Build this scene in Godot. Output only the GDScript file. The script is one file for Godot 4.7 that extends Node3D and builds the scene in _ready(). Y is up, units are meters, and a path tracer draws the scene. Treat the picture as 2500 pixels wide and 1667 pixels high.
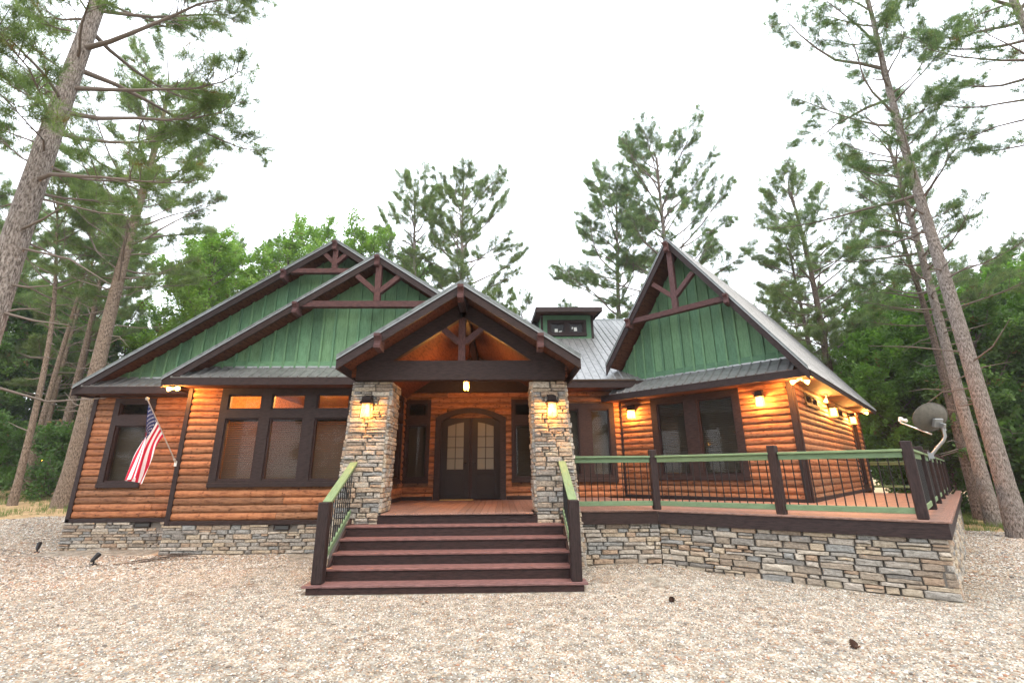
extends Node3D
# Log cabin in a pine wood, photographed at dusk with a very wide lens tilted up.
# World: x runs right along the front of the cabin, y up, z towards the camera. The lens stands at (0, 1.72, 0).

var rng := RandomNumberGenerator.new()
var M := {}
var taken := {}
var cabin: Node3D
const DECK := 1.02
const S2 := 0.70710678
const CORNER := Vector3(7.0, 0.0, -10.85)      # near corner of the turned wing

# ------------------------------------------------------------------ mesh builder
class MB:
	var v := PackedVector3Array()
	var n := PackedVector3Array()
	var uv := PackedVector2Array()
	var ix := PackedInt32Array()
	func tri(a: Vector3, b: Vector3, c: Vector3, out: Vector3) -> void:
		var nn := (b - a).cross(c - a)
		if nn.length_squared() < 1e-14:
			return
		nn = nn.normalized()
		var k := v.size()
		if nn.dot(out) > 0.0:
			v.append(a); v.append(c); v.append(b)
		else:
			v.append(a); v.append(b); v.append(c)
			nn = -nn
		n.append(nn); n.append(nn); n.append(nn)
		ix.append(k); ix.append(k + 1); ix.append(k + 2)
	func quad(a: Vector3, b: Vector3, c: Vector3, d: Vector3, out: Vector3) -> void:
		tri(a, b, c, out)
		tri(a, c, d, out)
	func box(at: Vector3, size: Vector3, bs := Basis.IDENTITY, bevel := 0.0) -> void:
		var h := size * 0.5
		var b: float = min(bevel, min(h.x, min(h.y, h.z)) * 0.6)
		if b <= 0.0:
			for ax in 3:
				for s in [-1.0, 1.0]:
					var o := Vector3.ZERO
					o[ax] = s
					var p := Vector3.ZERO
					var q := Vector3.ZERO
					p[(ax + 1) % 3] = h[(ax + 1) % 3]
					q[(ax + 2) % 3] = h[(ax + 2) % 3]
					var c := o * h[ax]
					quad(at + bs * (c - p - q), at + bs * (c + p - q), at + bs * (c + p + q), at + bs * (c - p + q), bs * o)
			return
		var i := h - Vector3(b, b, b)
		for ax in 3:
			var a1 := (ax + 1) % 3
			var a2 := (ax + 2) % 3
			for s in [-1.0, 1.0]:
				var f := []
				for k in [[-1, -1], [1, -1], [1, 1], [-1, 1]]:
					var p := Vector3.ZERO
					p[ax] = s * h[ax]
					p[a1] = k[0] * i[a1]
					p[a2] = k[1] * i[a2]
					f.append(at + bs * p)
				var o := Vector3.ZERO
				o[ax] = s
				quad(f[0], f[1], f[2], f[3], bs * o)
				for t in [-1.0, 1.0]:
					var e := []
					for k in [[s, t, -1, true], [s, t, 1, true], [s, t, 1, false], [s, t, -1, false]]:
						var p := Vector3.ZERO
						p[ax] = s * (h[ax] if k[3] else i[ax])
						p[a1] = t * (i[a1] if k[3] else h[a1])
						p[a2] = k[2] * i[a2]
						e.append(at + bs * p)
					var oo := Vector3.ZERO
					oo[ax] = s
					oo[a1] = t
					quad(e[0], e[1], e[2], e[3], bs * oo)
		for sx in [-1.0, 1.0]:
			for sy in [-1.0, 1.0]:
				for sz in [-1.0, 1.0]:
					tri(at + bs * Vector3(sx * h.x, sy * i.y, sz * i.z), at + bs * Vector3(sx * i.x, sy * h.y, sz * i.z), at + bs * Vector3(sx * i.x, sy * i.y, sz * h.z), bs * Vector3(sx, sy, sz))
	func tube(pts: PackedVector3Array, rad: PackedFloat32Array, sides: int, cap := true) -> void:
		var m := pts.size()
		var k := v.size()
		var ref := Vector3(0.31, 0.13, 0.94)
		for i in m:
			var d := (pts[min(i + 1, m - 1)] - pts[max(i - 1, 0)]).normalized()
			if abs(d.dot(ref)) > 0.95:
				ref = Vector3(0.9, 0.3, -0.3)
			var a := d.cross(ref).normalized()
			var b := d.cross(a)
			for j in sides:
				var w := TAU * j / sides
				var o := a * cos(w) + b * sin(w)
				v.append(pts[i] + o * rad[i])
				n.append(o)
		for i in m - 1:
			for j in sides:
				var p := k + i * sides + j
				var q := k + i * sides + (j + 1) % sides
				ix.append(p); ix.append(p + sides); ix.append(q)
				ix.append(q); ix.append(p + sides); ix.append(q + sides)
		if cap:
			for e in [0, m - 1]:
				var d := (pts[0] - pts[1]) if e == 0 else (pts[m - 1] - pts[m - 2])
				for j in sides:
					tri(pts[e], v[k + e * sides + j], v[k + e * sides + (j + 1) % sides], d)
	# smooth sheet of rows of points
	func sheet(rows: Array, out: Vector3, uvs := []) -> void:
		var k := v.size()
		var w: int = rows[0].size()
		var h := rows.size()
		var total := Vector3.ZERO
		var nn := PackedVector3Array()
		for i in h:
			for j in w:
				var dx: Vector3 = rows[i][min(j + 1, w - 1)] - rows[i][max(j - 1, 0)]
				var dy: Vector3 = rows[min(i + 1, h - 1)][j] - rows[max(i - 1, 0)][j]
				var c := dx.cross(dy).normalized()
				nn.append(c)
				total += c
		var flip := total.dot(out) < 0.0
		for i in h:
			for j in w:
				v.append(rows[i][j])
				n.append(-nn[i * w + j] if flip else nn[i * w + j])
				if uvs.size() > 0:
					uv.append(uvs[i][j])
		for i in h - 1:
			for j in w - 1:
				var a := k + i * w + j
				if flip:
					ix.append_array([a, a + 1, a + w, a + 1, a + w + 1, a + w])
				else:
					ix.append_array([a, a + w, a + 1, a + 1, a + w, a + w + 1])
	# polygon in x, y drawn out from z0 to z1
	func prism(poly: PackedVector2Array, z0: float, z1: float) -> void:
		var t := Geometry2D.triangulate_polygon(poly)
		for i in range(0, t.size(), 3):
			for e in [[z0, -1.0], [z1, 1.0]]:
				var q := []
				for j in 3:
					q.append(Vector3(poly[t[i + j]].x, poly[t[i + j]].y, e[0]))
				tri(q[0], q[1], q[2], Vector3(0, 0, e[1] * signf(z1 - z0)))
		var area := 0.0
		for i in poly.size():
			area += poly[i].cross(poly[(i + 1) % poly.size()])
		for i in poly.size():
			var a := poly[i]
			var b := poly[(i + 1) % poly.size()]
			var o: Vector3 = Vector3((b - a).y, -(b - a).x, 0) * signf(area)
			quad(Vector3(a.x, a.y, z0), Vector3(b.x, b.y, z0), Vector3(b.x, b.y, z1), Vector3(a.x, a.y, z1), o)
	# rectangle with rectangular holes, as thick as z0..z1; inner sides are closed
	func holed(r: Array, holes: Array, z0: float, z1: float) -> void:
		var xs := [r[0], r[1]]
		var ys := [r[2], r[3]]
		for h in holes:
			for k in 2:
				if h[k] > r[0] and h[k] < r[1] and not xs.has(h[k]): xs.append(h[k])
				if h[k + 2] > r[2] and h[k + 2] < r[3] and not ys.has(h[k + 2]): ys.append(h[k + 2])
		xs.sort()
		ys.sort()
		var full := func(i: int, j: int) -> bool:
			if i < 0 or j < 0 or i >= xs.size() - 1 or j >= ys.size() - 1:
				return false
			var cx: float = (xs[i] + xs[i + 1]) * 0.5
			var cy: float = (ys[j] + ys[j + 1]) * 0.5
			for h in holes:
				if cx > h[0] and cx < h[1] and cy > h[2] and cy < h[3]:
					return false
			return true
		for i in xs.size() - 1:
			for j in ys.size() - 1:
				if not full.call(i, j):
					continue
				var a: float = xs[i]
				var b: float = xs[i + 1]
				var c: float = ys[j]
				var d: float = ys[j + 1]
				quad(Vector3(a, c, z1), Vector3(b, c, z1), Vector3(b, d, z1), Vector3(a, d, z1), Vector3(0, 0, 1))
				quad(Vector3(a, c, z0), Vector3(b, c, z0), Vector3(b, d, z0), Vector3(a, d, z0), Vector3(0, 0, -1))
				if not full.call(i - 1, j): quad(Vector3(a, c, z0), Vector3(a, d, z0), Vector3(a, d, z1), Vector3(a, c, z1), Vector3.LEFT)
				if not full.call(i + 1, j): quad(Vector3(b, c, z0), Vector3(b, d, z0), Vector3(b, d, z1), Vector3(b, c, z1), Vector3.RIGHT)
				if not full.call(i, j - 1): quad(Vector3(a, c, z0), Vector3(b, c, z0), Vector3(b, c, z1), Vector3(a, c, z1), Vector3.DOWN)
				if not full.call(i, j + 1): quad(Vector3(a, d, z0), Vector3(b, d, z0), Vector3(b, d, z1), Vector3(a, d, z1), Vector3.UP)
	func mesh() -> ArrayMesh:
		var arr := []
		arr.resize(Mesh.ARRAY_MAX)
		arr[Mesh.ARRAY_VERTEX] = v
		arr[Mesh.ARRAY_NORMAL] = n
		if uv.size() == v.size() and uv.size() > 0:
			arr[Mesh.ARRAY_TEX_UV] = uv
		arr[Mesh.ARRAY_INDEX] = ix
		var m := ArrayMesh.new()
		m.add_surface_from_arrays(Mesh.PRIMITIVE_TRIANGLES, arr)
		return m

# ------------------------------------------------------------------ nodes
func numbered(called: String) -> String:
	var k: int = taken.get(called, -1) + 1
	taken[called] = k
	return called if k == 0 else "%s_%03d" % [called, k]

func thing(called: String, label: String, category: String, at := Transform3D.IDENTITY, group := "") -> Node3D:
	var o := Node3D.new()
	o.name = numbered(called)
	add_child(o)
	o.transform = at
	o.set_meta("label", label)
	o.set_meta("category", category)
	if group != "":
		o.set_meta("group", group)
	return o

func part(parent: Node3D, called: String, mesh: Mesh, mat: Material, at := Transform3D.IDENTITY) -> MeshInstance3D:
	var o := MeshInstance3D.new()
	o.name = called
	o.mesh = mesh
	o.material_override = mat
	o.transform = at
	o.cast_shadow = GeometryInstance3D.SHADOW_CASTING_SETTING_ON
	parent.add_child(o, true)
	return o

func structure(called: String, mesh: Mesh, mat: Material) -> MeshInstance3D:
	var o := part(self, called, mesh, mat)
	o.set_meta("kind", "structure")
	return o

var boxes := {}
func box_mesh(size: Vector3, bevel := 0.006) -> ArrayMesh:
	var key := "%.3f %.3f %.3f %.3f" % [size.x, size.y, size.z, bevel]
	if not boxes.has(key):
		var b := MB.new()
		b.box(Vector3.ZERO, size, Basis.IDENTITY, bevel)
		boxes[key] = b.mesh()
	return boxes[key]

# a timber from a to b: grain along it, `high` tall towards up, `thick` wide
func timber(parent: Node3D, called: String, a: Vector3, b: Vector3, high: float, thick: float, mat: Material, up := Vector3.UP, bevel := 0.006) -> MeshInstance3D:
	var x := (b - a).normalized()
	var z := x.cross(up).normalized()
	var y := z.cross(x)
	return part(parent, called, box_mesh(Vector3(a.distance_to(b), high, thick), bevel), mat, Transform3D(Basis(x, y, z), (a + b) * 0.5))

func pick(a: Array) -> Material:
	return a[rng.randi() % a.size()]

func frame(x: Vector3, at: Vector3) -> Transform3D:
	return Transform3D(Basis(x, Vector3.UP, x.cross(Vector3.UP)), at)

func spot(t: Transform3D, u: float, y: float, n: float) -> Vector3:
	return t * Vector3(u, y, n)

# ------------------------------------------------------------------ materials
func noise_image(sd: int, freq: float, oct: int, size: int, kind := FastNoiseLite.TYPE_SIMPLEX_SMOOTH) -> PackedByteArray:
	var f := FastNoiseLite.new()
	f.noise_type = kind
	f.seed = sd
	f.frequency = freq
	f.fractal_octaves = oct
	var im := f.get_seamless_image(size, size)
	im.convert(Image.FORMAT_L8)
	return im.get_data()

func ramp_tex(layers: Array, size: int, cols: Array) -> ImageTexture:
	var ds := []
	var total := 0.0
	for l in layers:
		ds.append(noise_image(l[0], l[1], l[2], size))
		total += l[3]
	var lut := PackedByteArray()
	for i in 256:
		var t := i / 255.0 * (cols.size() - 1)
		var k: int = min(int(t), cols.size() - 2)
		var c: Color = (cols[k] as Color).lerp(cols[k + 1], t - k)
		lut.append_array([int(c.r * 255), int(c.g * 255), int(c.b * 255)])
	var out := PackedByteArray()
	out.resize(size * size * 3)
	var nl := layers.size()
	for i in size * size:
		var s := 0.0
		for k in nl:
			s += ds[k][i] * layers[k][3]
		var q := int(clampf((s / total - 128.0) * 1.5 + 128.0, 0, 255)) * 3
		out[i * 3] = lut[q]
		out[i * 3 + 1] = lut[q + 1]
		out[i * 3 + 2] = lut[q + 2]
	return ImageTexture.create_from_image(Image.create_from_data(size, size, false, Image.FORMAT_RGB8, out))

# dark knots of the wood: small across the grain, drawn short along it because the texture is stretched that way
func with_knots(tex: ImageTexture, count: int) -> ImageTexture:
	var im := tex.get_image()
	var r := RandomNumberGenerator.new()
	r.seed = 77
	var n := im.get_width()
	for i in count:
		var cx := r.randi() % n
		var cy := r.randi() % n
		var rx := r.randf_range(2.0, 4.5)
		var ry := r.randf_range(9.0, 26.0)
		for y in range(-int(ry) - 4, int(ry) + 5):
			for x in range(-int(rx * 2.5), int(rx * 2.5) + 1):
				var d := sqrt(x * x / (rx * rx) + y * y / (ry * ry))
				if d > 1.8:
					continue
				var k := lerpf(0.55, 1.0, smoothstep(0.4, 1.8, d))
				var px := posmod(cx + x, n)
				var py := posmod(cy + y, n)
				var c := im.get_pixel(px, py)
				im.set_pixel(px, py, Color(c.r * k, c.g * k * 0.96, c.b * k * 0.92))
	return ImageTexture.create_from_image(im)

func grey(v: float) -> Color:
	return Color(v, v, v)

func mat(col: Color, rough := 0.8, tex: Texture2D = null, scale := Vector3.ONE, offset := Vector3.ZERO, world := false) -> StandardMaterial3D:
	var m := StandardMaterial3D.new()
	m.albedo_color = col
	m.roughness = rough
	m.metallic_specular = 0.35
	if tex:
		m.albedo_texture = tex
		m.uv1_triplanar = true
		m.uv1_world_triplanar = world
		m.uv1_scale = scale
		m.uv1_offset = offset
	return m

func relief(m: StandardMaterial3D, tex: Texture2D, cm: float) -> StandardMaterial3D:
	m.heightmap_enabled = true
	m.heightmap_texture = tex
	m.heightmap_scale = cm
	return m

func wood_set(col: Color, count: int, vary: float, rough: float, tex: Texture2D, scale: Vector3, bump: Texture2D = null, cm := 0.2) -> Array:
	var out := []
	for i in count:
		var k := 1.0 + rng.randf_range(-vary, vary)
		var w := rng.randf_range(-vary, vary) * 0.35
		var m := mat(Color(col.r * k * (1 + w), col.g * k, col.b * k * (1 - w)), rough, tex, scale, Vector3(rng.randf(), rng.randf(), rng.randf()))
		if bump:
			relief(m, bump, cm)
		out.append(m)
	return out

func make_materials() -> void:
	var grain := ramp_tex([[1, 0.02, 3, 1.0], [2, 0.09, 2, 0.5]], 512, [grey(0.55), grey(0.8), grey(0.95), grey(1.0)])
	# log siding: pale stained pine with dark streaks and knots
	var logt := ramp_tex([[11, 0.012, 4, 1.0], [12, 0.05, 3, 0.9], [13, 0.16, 2, 0.35]], 512, [Color(0.40, 0.33, 0.30), Color(0.72, 0.66, 0.62), Color(0.92, 0.9, 0.88), Color(1, 1, 1), Color(1, 0.95, 0.88)])
	var bumps := ramp_tex([[21, 0.03, 4, 1.0], [22, 0.12, 2, 0.6]], 512, [grey(0), grey(1)])
	logt = with_knots(logt, 26)
	M.log = wood_set(Color8(156, 107, 75), 8, 0.13, 0.62, logt, Vector3(0.35, 2.4, 2.4), bumps, 0.35)
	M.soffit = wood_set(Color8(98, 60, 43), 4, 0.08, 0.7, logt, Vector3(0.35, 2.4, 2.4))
	M.plank = wood_set(Color8(150, 90, 58), 5, 0.08, 0.65, logt, Vector3(0.35, 2.4, 2.4))
	M.trim = wood_set(Color8(54, 39, 37), 4, 0.10, 0.6, grain, Vector3(0.5, 3, 3), bumps, 0.15)
	M.truss = wood_set(Color8(96, 65, 63), 4, 0.10, 0.7, grain, Vector3(0.6, 4, 4), bumps, 0.25)
	var gt := ramp_tex([[31, 0.015, 4, 1.0], [32, 0.06, 3, 0.8], [33, 0.2, 1, 0.3]], 512, [Color(0.78, 0.8, 0.78), Color(0.9, 0.91, 0.9), Color(0.97, 0.98, 0.97), Color(1, 1, 1)])
	M.green = wood_set(Color8(97, 131, 100), 7, 0.08, 0.75, gt, Vector3(0.4, 2.2, 2.2), bumps, 0.2)
	M.rail = wood_set(Color8(118, 138, 104), 4, 0.07, 0.7, gt, Vector3(0.5, 3, 3))
	M.deck = wood_set(Color8(158, 122, 108), 6, 0.08, 0.6, grain, Vector3(0.6, 4, 4))
	M.tread = wood_set(Color8(136, 99, 95), 4, 0.06, 0.55, grain, Vector3(0.5, 4, 4))
	M.riser = wood_set(Color8(56, 39, 37), 4, 0.06, 0.6, grain, Vector3(0.5, 3, 3))
	# roof metal
	var mt := ramp_tex([[41, 0.02, 3, 1.0], [42, 0.1, 2, 0.4]], 256, [grey(0.82), grey(0.95), grey(1.0)])
	M.metal = []
	for i in 4:
		var m := mat(grey(0.56 + 0.02 * i), 0.44, mt, Vector3(0.8, 0.8, 0.8), Vector3(i * 0.3, i * 0.7, 0))
		m.metallic = 0.6
		M.metal.append(m)
	M.edge = mat(Color8(112, 116, 114), 0.4, mt, Vector3(1, 1, 1))
	M.edge.metallic = 0.5
	M.steel = mat(Color8(150, 152, 152), 0.38)
	M.steel.metallic = 0.8
	M.chrome = mat(Color8(215, 212, 205), 0.3)
	M.chrome.metallic = 0.6
	M.black = mat(Color8(28, 26, 26), 0.5)
	M.bronze = mat(Color8(40, 30, 27), 0.45)
	M.bronze.metallic = 0.4
	M.dish = mat(Color8(98, 94, 86), 0.55, mt, Vector3(2, 2, 2))
	M.dish.metallic = 0.2
	M.white = mat(Color8(225, 222, 214), 0.5)
	# stone
	var st := ramp_tex([[51, 0.02, 4, 1.0], [52, 0.07, 3, 0.8], [53, 0.22, 2, 0.4]], 512, [Color(0.45, 0.44, 0.43), Color(0.75, 0.73, 0.71), Color(0.95, 0.94, 0.92), Color(1, 0.99, 0.97)])
	M.stone = []
	for c in [[156, 155, 152], [142, 146, 148], [176, 167, 152], [182, 170, 152], [174, 160, 144], [166, 146, 128], [134, 133, 131], [190, 184, 174], [154, 145, 134], [178, 173, 166], [146, 134, 122], [168, 164, 158]]:
		var m := mat(Color8(c[0] + 18, c[1] + 16, c[2] + 14), 0.85, st, Vector3(1.5, 2.3, 1.5), Vector3(rng.randf(), rng.randf(), 0), true)
		M.stone.append(relief(m, bumps, 0.8))
	M.mortar = mat(Color8(108, 102, 95), 0.95)
	# glass
	M.glass = StandardMaterial3D.new()
	M.glass.albedo_color = Color(0.10, 0.12, 0.12, 0.10)
	M.glass.transparency = BaseMaterial3D.TRANSPARENCY_ALPHA
	M.glass.roughness = 0.03
	M.glass.metallic_specular = 0.22
	M.frost = mat(Color8(112, 107, 92), 0.25)
	M.door = mat(Color8(33, 23, 20), 0.5)
	M.blind = mat(Color8(70, 63, 51), 0.5)
	M.room = mat(Color8(120, 84, 56), 0.8, logt, Vector3(0.35, 1.4, 1.4))
	M.dark_room = mat(Color8(64, 50, 40), 0.85)
	M.curtain = mat(Color8(170, 160, 145), 0.9)
	# ground
	var straw := ramp_tex([[61, 0.01, 3, 0.7], [62, 0.08, 3, 1.0], [63, 0.3, 2, 0.8]], 512, [Color8(96, 76, 56), Color8(150, 122, 88), Color8(186, 158, 118), Color8(206, 184, 148)])
	M.floor = relief(mat(Color(1, 1, 1), 0.95, straw, Vector3(0.35, 0.35, 0.35), Vector3.ZERO, true), bumps, 3.0)
	M.gravel = gravel_material()
	M.pebble = mat(Color(1, 1, 1), 0.8)
	M.pebble.vertex_color_use_as_albedo = true
	# plants
	var bark := ramp_tex([[71, 0.02, 3, 1.0], [72, 0.06, 2, 0.7]], 512, [Color(0.18, 0.16, 0.15), Color(0.6, 0.56, 0.53), Color(0.95, 0.92, 0.9), Color(1, 1, 1)])
	M.bark = relief(mat(Color8(160, 154, 149), 0.95, bark, Vector3(3.2, 0.62, 3.2)), bark, 2.0)
	M.bark_red = relief(mat(Color8(152, 138, 124), 0.95, bark, Vector3(3.2, 0.62, 3.2)), bark, 2.0)
	M.bark_limb = mat(Color8(112, 101, 93), 0.95)
	M.bark_dark = relief(mat(Color8(118, 106, 98), 0.95, bark, Vector3(2.2, 0.7, 2.2)), bark, 2.0)
	M.leaf = mat(Color(1, 1, 1), 0.6)
	M.leaf.vertex_color_use_as_albedo = true
	M.leaf.backlight_enabled = true
	M.leaf.backlight = Color(0.9, 1.0, 0.7)
	M.leaf.cull_mode = BaseMaterial3D.CULL_DISABLED
	M.cone = mat(Color8(66, 46, 36), 0.9)
	M.rug = mat(Color8(196, 160, 96), 0.4)
	M.rug.metallic = 0.5

func gravel_material() -> StandardMaterial3D:
	var size := 1024
	var f := FastNoiseLite.new()
	f.noise_type = FastNoiseLite.TYPE_CELLULAR
	f.seed = 5
	f.frequency = 0.075
	f.fractal_type = FastNoiseLite.FRACTAL_NONE
	f.cellular_jitter = 1.0
	f.cellular_return_type = FastNoiseLite.RETURN_CELL_VALUE
	var val := f.get_seamless_image(size, size, false, false, 0.02)
	f.cellular_return_type = FastNoiseLite.RETURN_DISTANCE2_SUB
	var dst := f.get_seamless_image(size, size, false, false, 0.02)
	val.convert(Image.FORMAT_L8)
	dst.convert(Image.FORMAT_L8)
	var vd := val.get_data()
	var dd := dst.get_data()
	var big := noise_image(8, 0.006, 4, size)
	var pal := [Color8(226, 214, 196), Color8(206, 190, 168), Color8(232, 226, 216), Color8(190, 170, 148), Color8(214, 196, 178), Color8(168, 156, 144), Color8(236, 232, 226), Color8(198, 172, 146), Color8(150, 148, 146), Color8(220, 208, 188), Color8(176, 138, 112), Color8(212, 204, 196), Color8(128, 116, 106), Color8(222, 202, 180)]
	var out := PackedByteArray()
	out.resize(size * size * 3)
	for i in size * size:
		var c: Color = pal[(vd[i] * 7) % pal.size()]
		var k := 0.86 + 0.0018 * (big[i] - 128)
		out[i * 3] = int(min(255.0, c.r * 255 * k))
		out[i * 3 + 1] = int(min(255.0, c.g * 255 * k))
		out[i * 3 + 2] = int(min(255.0, c.b * 255 * k))
	var tex := ImageTexture.create_from_image(Image.create_from_data(size, size, false, Image.FORMAT_RGB8, out))
	var m := mat(Color(0.795, 0.82, 0.835), 0.9, tex, Vector3(0.62, 0.62, 0.62), Vector3.ZERO, true)
	return relief(m, ImageTexture.create_from_image(dst), 0.6)

# ------------------------------------------------------------------ pieces of the cabin
var logs := {}
func log_mesh(length: float) -> ArrayMesh:
	var variant := rng.randi() % 3
	var key := "%.2f %d" % [length, variant]
	if not logs.has(key):
		var f := FastNoiseLite.new()
		f.seed = 100 + logs.size()
		f.frequency = 1.6
		var seg: int = max(2, int(length / 0.16))
		var rows := []
		var prof := [[0.168, 0.001], [0.152, 0.026], [0.112, 0.041], [0.066, 0.044], [0.028, 0.034], [0.003, 0.004]]
		for j in prof.size():
			var row := PackedVector3Array()
			for i in seg + 1:
				var x := length * i / seg
				var w := f.get_noise_2d(x, j * 0.25)
				var w2 := f.get_noise_2d(x * 1.7, 40.0)
				var y: float = prof[j][0]
				var z: float = prof[j][1]
				if j == 4:
					y += 0.034 * w2
					z += 0.010 * w
				elif j == 5:
					y += 0.03 * absf(w2)
				elif j > 0:
					z += 0.007 * w
				row.append(Vector3(x, y, z))
			rows.append(row)
		var b := MB.new()
		b.sheet(rows, Vector3(0, 0.1, 1))
		for e in [0, seg]:
			for j in prof.size() - 1:
				var p: Vector3 = rows[j][e]
				var q: Vector3 = rows[j + 1][e]
				b.quad(p, q, Vector3(q.x, q.y, -0.002), Vector3(p.x, p.y, -0.002), Vector3(-1 if e == 0 else 1, 0, 0))
		logs[key] = b.mesh()
	return logs[key]

# a wall of half logs in the plane of xf (x along, y up, z outwards) with openings left free
func log_wall(xf: Transform3D, u0: float, u1: float, y0: float, y1: float, holes: Array, arch := []) -> MeshInstance3D:
	var b := MB.new()
	var cut := holes.duplicate()
	if arch.size() > 0:
		cut.append([arch[0], arch[1], y0 - 0.01, arch[2]])
	b.holed([u0, u1, y0, y1], cut, -0.16, -0.004)
	var wall := part(cabin, "log_wall", b.mesh(), M.room, xf)
	var rows := int(ceil((y1 - y0) / 0.166))
	for r in rows:
		var y := y0 + r * 0.166
		if y + 0.10 > y1:
			break
		var spans := [[u0, u1]]
		for h in holes:
			if y + 0.13 > h[2] and y + 0.03 < h[3]:
				spans = minus(spans, h[0], h[1])
		if arch.size() > 0 and y < arch[3]:
			# segment arch: half width at this height
			var c: float = (arch[0] + arch[1]) * 0.5
			var hw: float = (arch[1] - arch[0]) * 0.5
			if y > arch[2] - 0.08:
				var rise: float = arch[3] - arch[2]
				var rad: float = (hw * hw + rise * rise) / (2.0 * rise)
				var dy: float = y + 0.05 - (arch[3] - rad)
				hw = sqrt(max(0.0, rad * rad - dy * dy))
			if hw > 0.05:
				spans = minus(spans, c - hw, c + hw)
		for s in spans:
			if s[1] - s[0] < 0.03:
				continue
			var cuts := [s[0], s[1]]
			if s[1] - s[0] > 2.4:
				cuts = [s[0], lerpf(s[0], s[1], rng.randf_range(0.25, 0.75)), s[1]]
			for q in cuts.size() - 1:
				part(wall, "log", log_mesh(snappedf(cuts[q + 1] - cuts[q] - (0.004 if q < cuts.size() - 2 else 0.0), 0.01)), pick(M.log), Transform3D(Basis.IDENTITY, Vector3(cuts[q], y, 0)))
	return wall

func minus(spans: Array, a: float, b: float) -> Array:
	var out := []
	for s in spans:
		if b <= s[0] or a >= s[1]:
			out.append(s)
			continue
		if a > s[0]: out.append([s[0], a])
		if b < s[1]: out.append([b, s[1]])
	return out

# casing, sash, panes and blinds; panes are [u0, u1, y0, y1, blind]
func window(xf: Transform3D, r: Array, panes: Array, mtl: Array = []) -> MeshInstance3D:
	var b := MB.new()
	b.holed(r, panes, -0.10, 0.062)
	b.box(Vector3((r[0] + r[1]) * 0.5, r[2] + 0.05, 0.07), Vector3(r[1] - r[0] + 0.02, 0.10, 0.03), Basis.IDENTITY, 0.005)
	var w := part(cabin, "window", b.mesh(), pick(M.trim), xf)
	for p in panes:
		var s := MB.new()
		s.holed([p[0] + 0.001, p[1] - 0.001, p[2] + 0.001, p[3] - 0.001], [[p[0] + 0.035, p[1] - 0.035, p[2] + 0.035, p[3] - 0.035]], -0.06, 0.02)
		part(w, "sash", s.mesh(), M.riser[rng.randi() % 4])
		part(w, "pane", box_mesh(Vector3(p[1] - p[0] - 0.06, p[3] - p[2] - 0.06, 0.005), 0.0), M.glass, Transform3D(Basis.IDENTITY, Vector3((p[0] + p[1]) * 0.5, (p[2] + p[3]) * 0.5, -0.02)))
		if p[4] > 0:
			var sl := MB.new()
			var n := int((p[3] - p[2] - 0.04) / 0.054)
			for i in n:
				sl.box(Vector3((p[0] + p[1]) * 0.5, p[3] - 0.06 - i * 0.054, -0.14), Vector3(p[1] - p[0] + 0.02, 0.004, 0.058), Basis(Vector3.RIGHT, p[5] if p.size() > 5 else 1.1))
			sl.box(Vector3((p[0] + p[1]) * 0.5, p[3] - 0.01, -0.14), Vector3(p[1] - p[0] + 0.02, 0.05, 0.05))
			part(w, "blind", sl.mesh(), M.blind)
	return w

# ribbed sheets laid side by side on a slope: xf has x along the eave, z down the slope, y out of it
func panels(parent: Node3D, xf: Transform3D, wide: float, long: float, cover := 0.914) -> void:
	var x := 0.0
	while x < wide - 0.02:
		var w: float = min(cover, wide - x)
		var key := "panel %.2f %.2f" % [w, long]
		if not boxes.has(key):
			var b := MB.new()
			b.box(Vector3(w * 0.5, 0.006, long * 0.5), Vector3(w - 0.002, 0.012, long))
			var k := 0.0
			while k < w - 0.01:
				for seg in 1:
					var a := Vector3(k, 0.011, 0)
					b.quad(a + Vector3(0.0, 0, 0), a + Vector3(0.018, 0.03, 0), a + Vector3(0.018, 0.03, long), a + Vector3(0, 0, long), Vector3(-1, 0.6, 0))
					b.quad(a + Vector3(0.018, 0.032, 0), a + Vector3(0.036, 0.032, 0), a + Vector3(0.036, 0.032, long), a + Vector3(0.018, 0.032, long), Vector3.UP)
					b.quad(a + Vector3(0.036, 0.032, 0), a + Vector3(0.054, 0, 0), a + Vector3(0.054, 0, long), a + Vector3(0.036, 0.032, long), Vector3(1, 0.6, 0))
					b.quad(a + Vector3(0, 0, long), a + Vector3(0.018, 0.032, long), a + Vector3(0.036, 0.032, long), a + Vector3(0.054, 0, long), Vector3.BACK)
				k += 0.2285
			boxes[key] = b.mesh()
		part(parent, "roof_panel", boxes[key], pick(M.metal), xf * Transform3D(Basis.IDENTITY, Vector3(x, 0, 0)))
		x += w

# a roof plane: wooden deck below, metal panels above. a..b is its upper edge, down points down the slope
func roof_plane(a: Vector3, b: Vector3, down: Vector3, long: float, called := "roof") -> MeshInstance3D:
	var x := (b - a).normalized()
	var z := down.normalized()
	var y := z.cross(x)
	if y.y < 0:
		var t := a
		a = b
		b = t
		x = -x
		y = z.cross(x)
	var wide := a.distance_to(b)
	var xf := Transform3D(Basis(x, y, z), a)
	var r := part(cabin, called, box_mesh(Vector3(wide - 0.02, 0.05, long - 0.01), 0.0), pick(M.soffit), xf * Transform3D(Basis.IDENTITY, Vector3(wide * 0.5, -0.045, long * 0.5)))
	panels(r, Transform3D(Basis.IDENTITY, Vector3(-wide * 0.5, 0.046, -long * 0.5)), wide, long)
	return r

func at_x(b: Basis, o: Vector3) -> Transform3D:
	return Transform3D(b, o)

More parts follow.
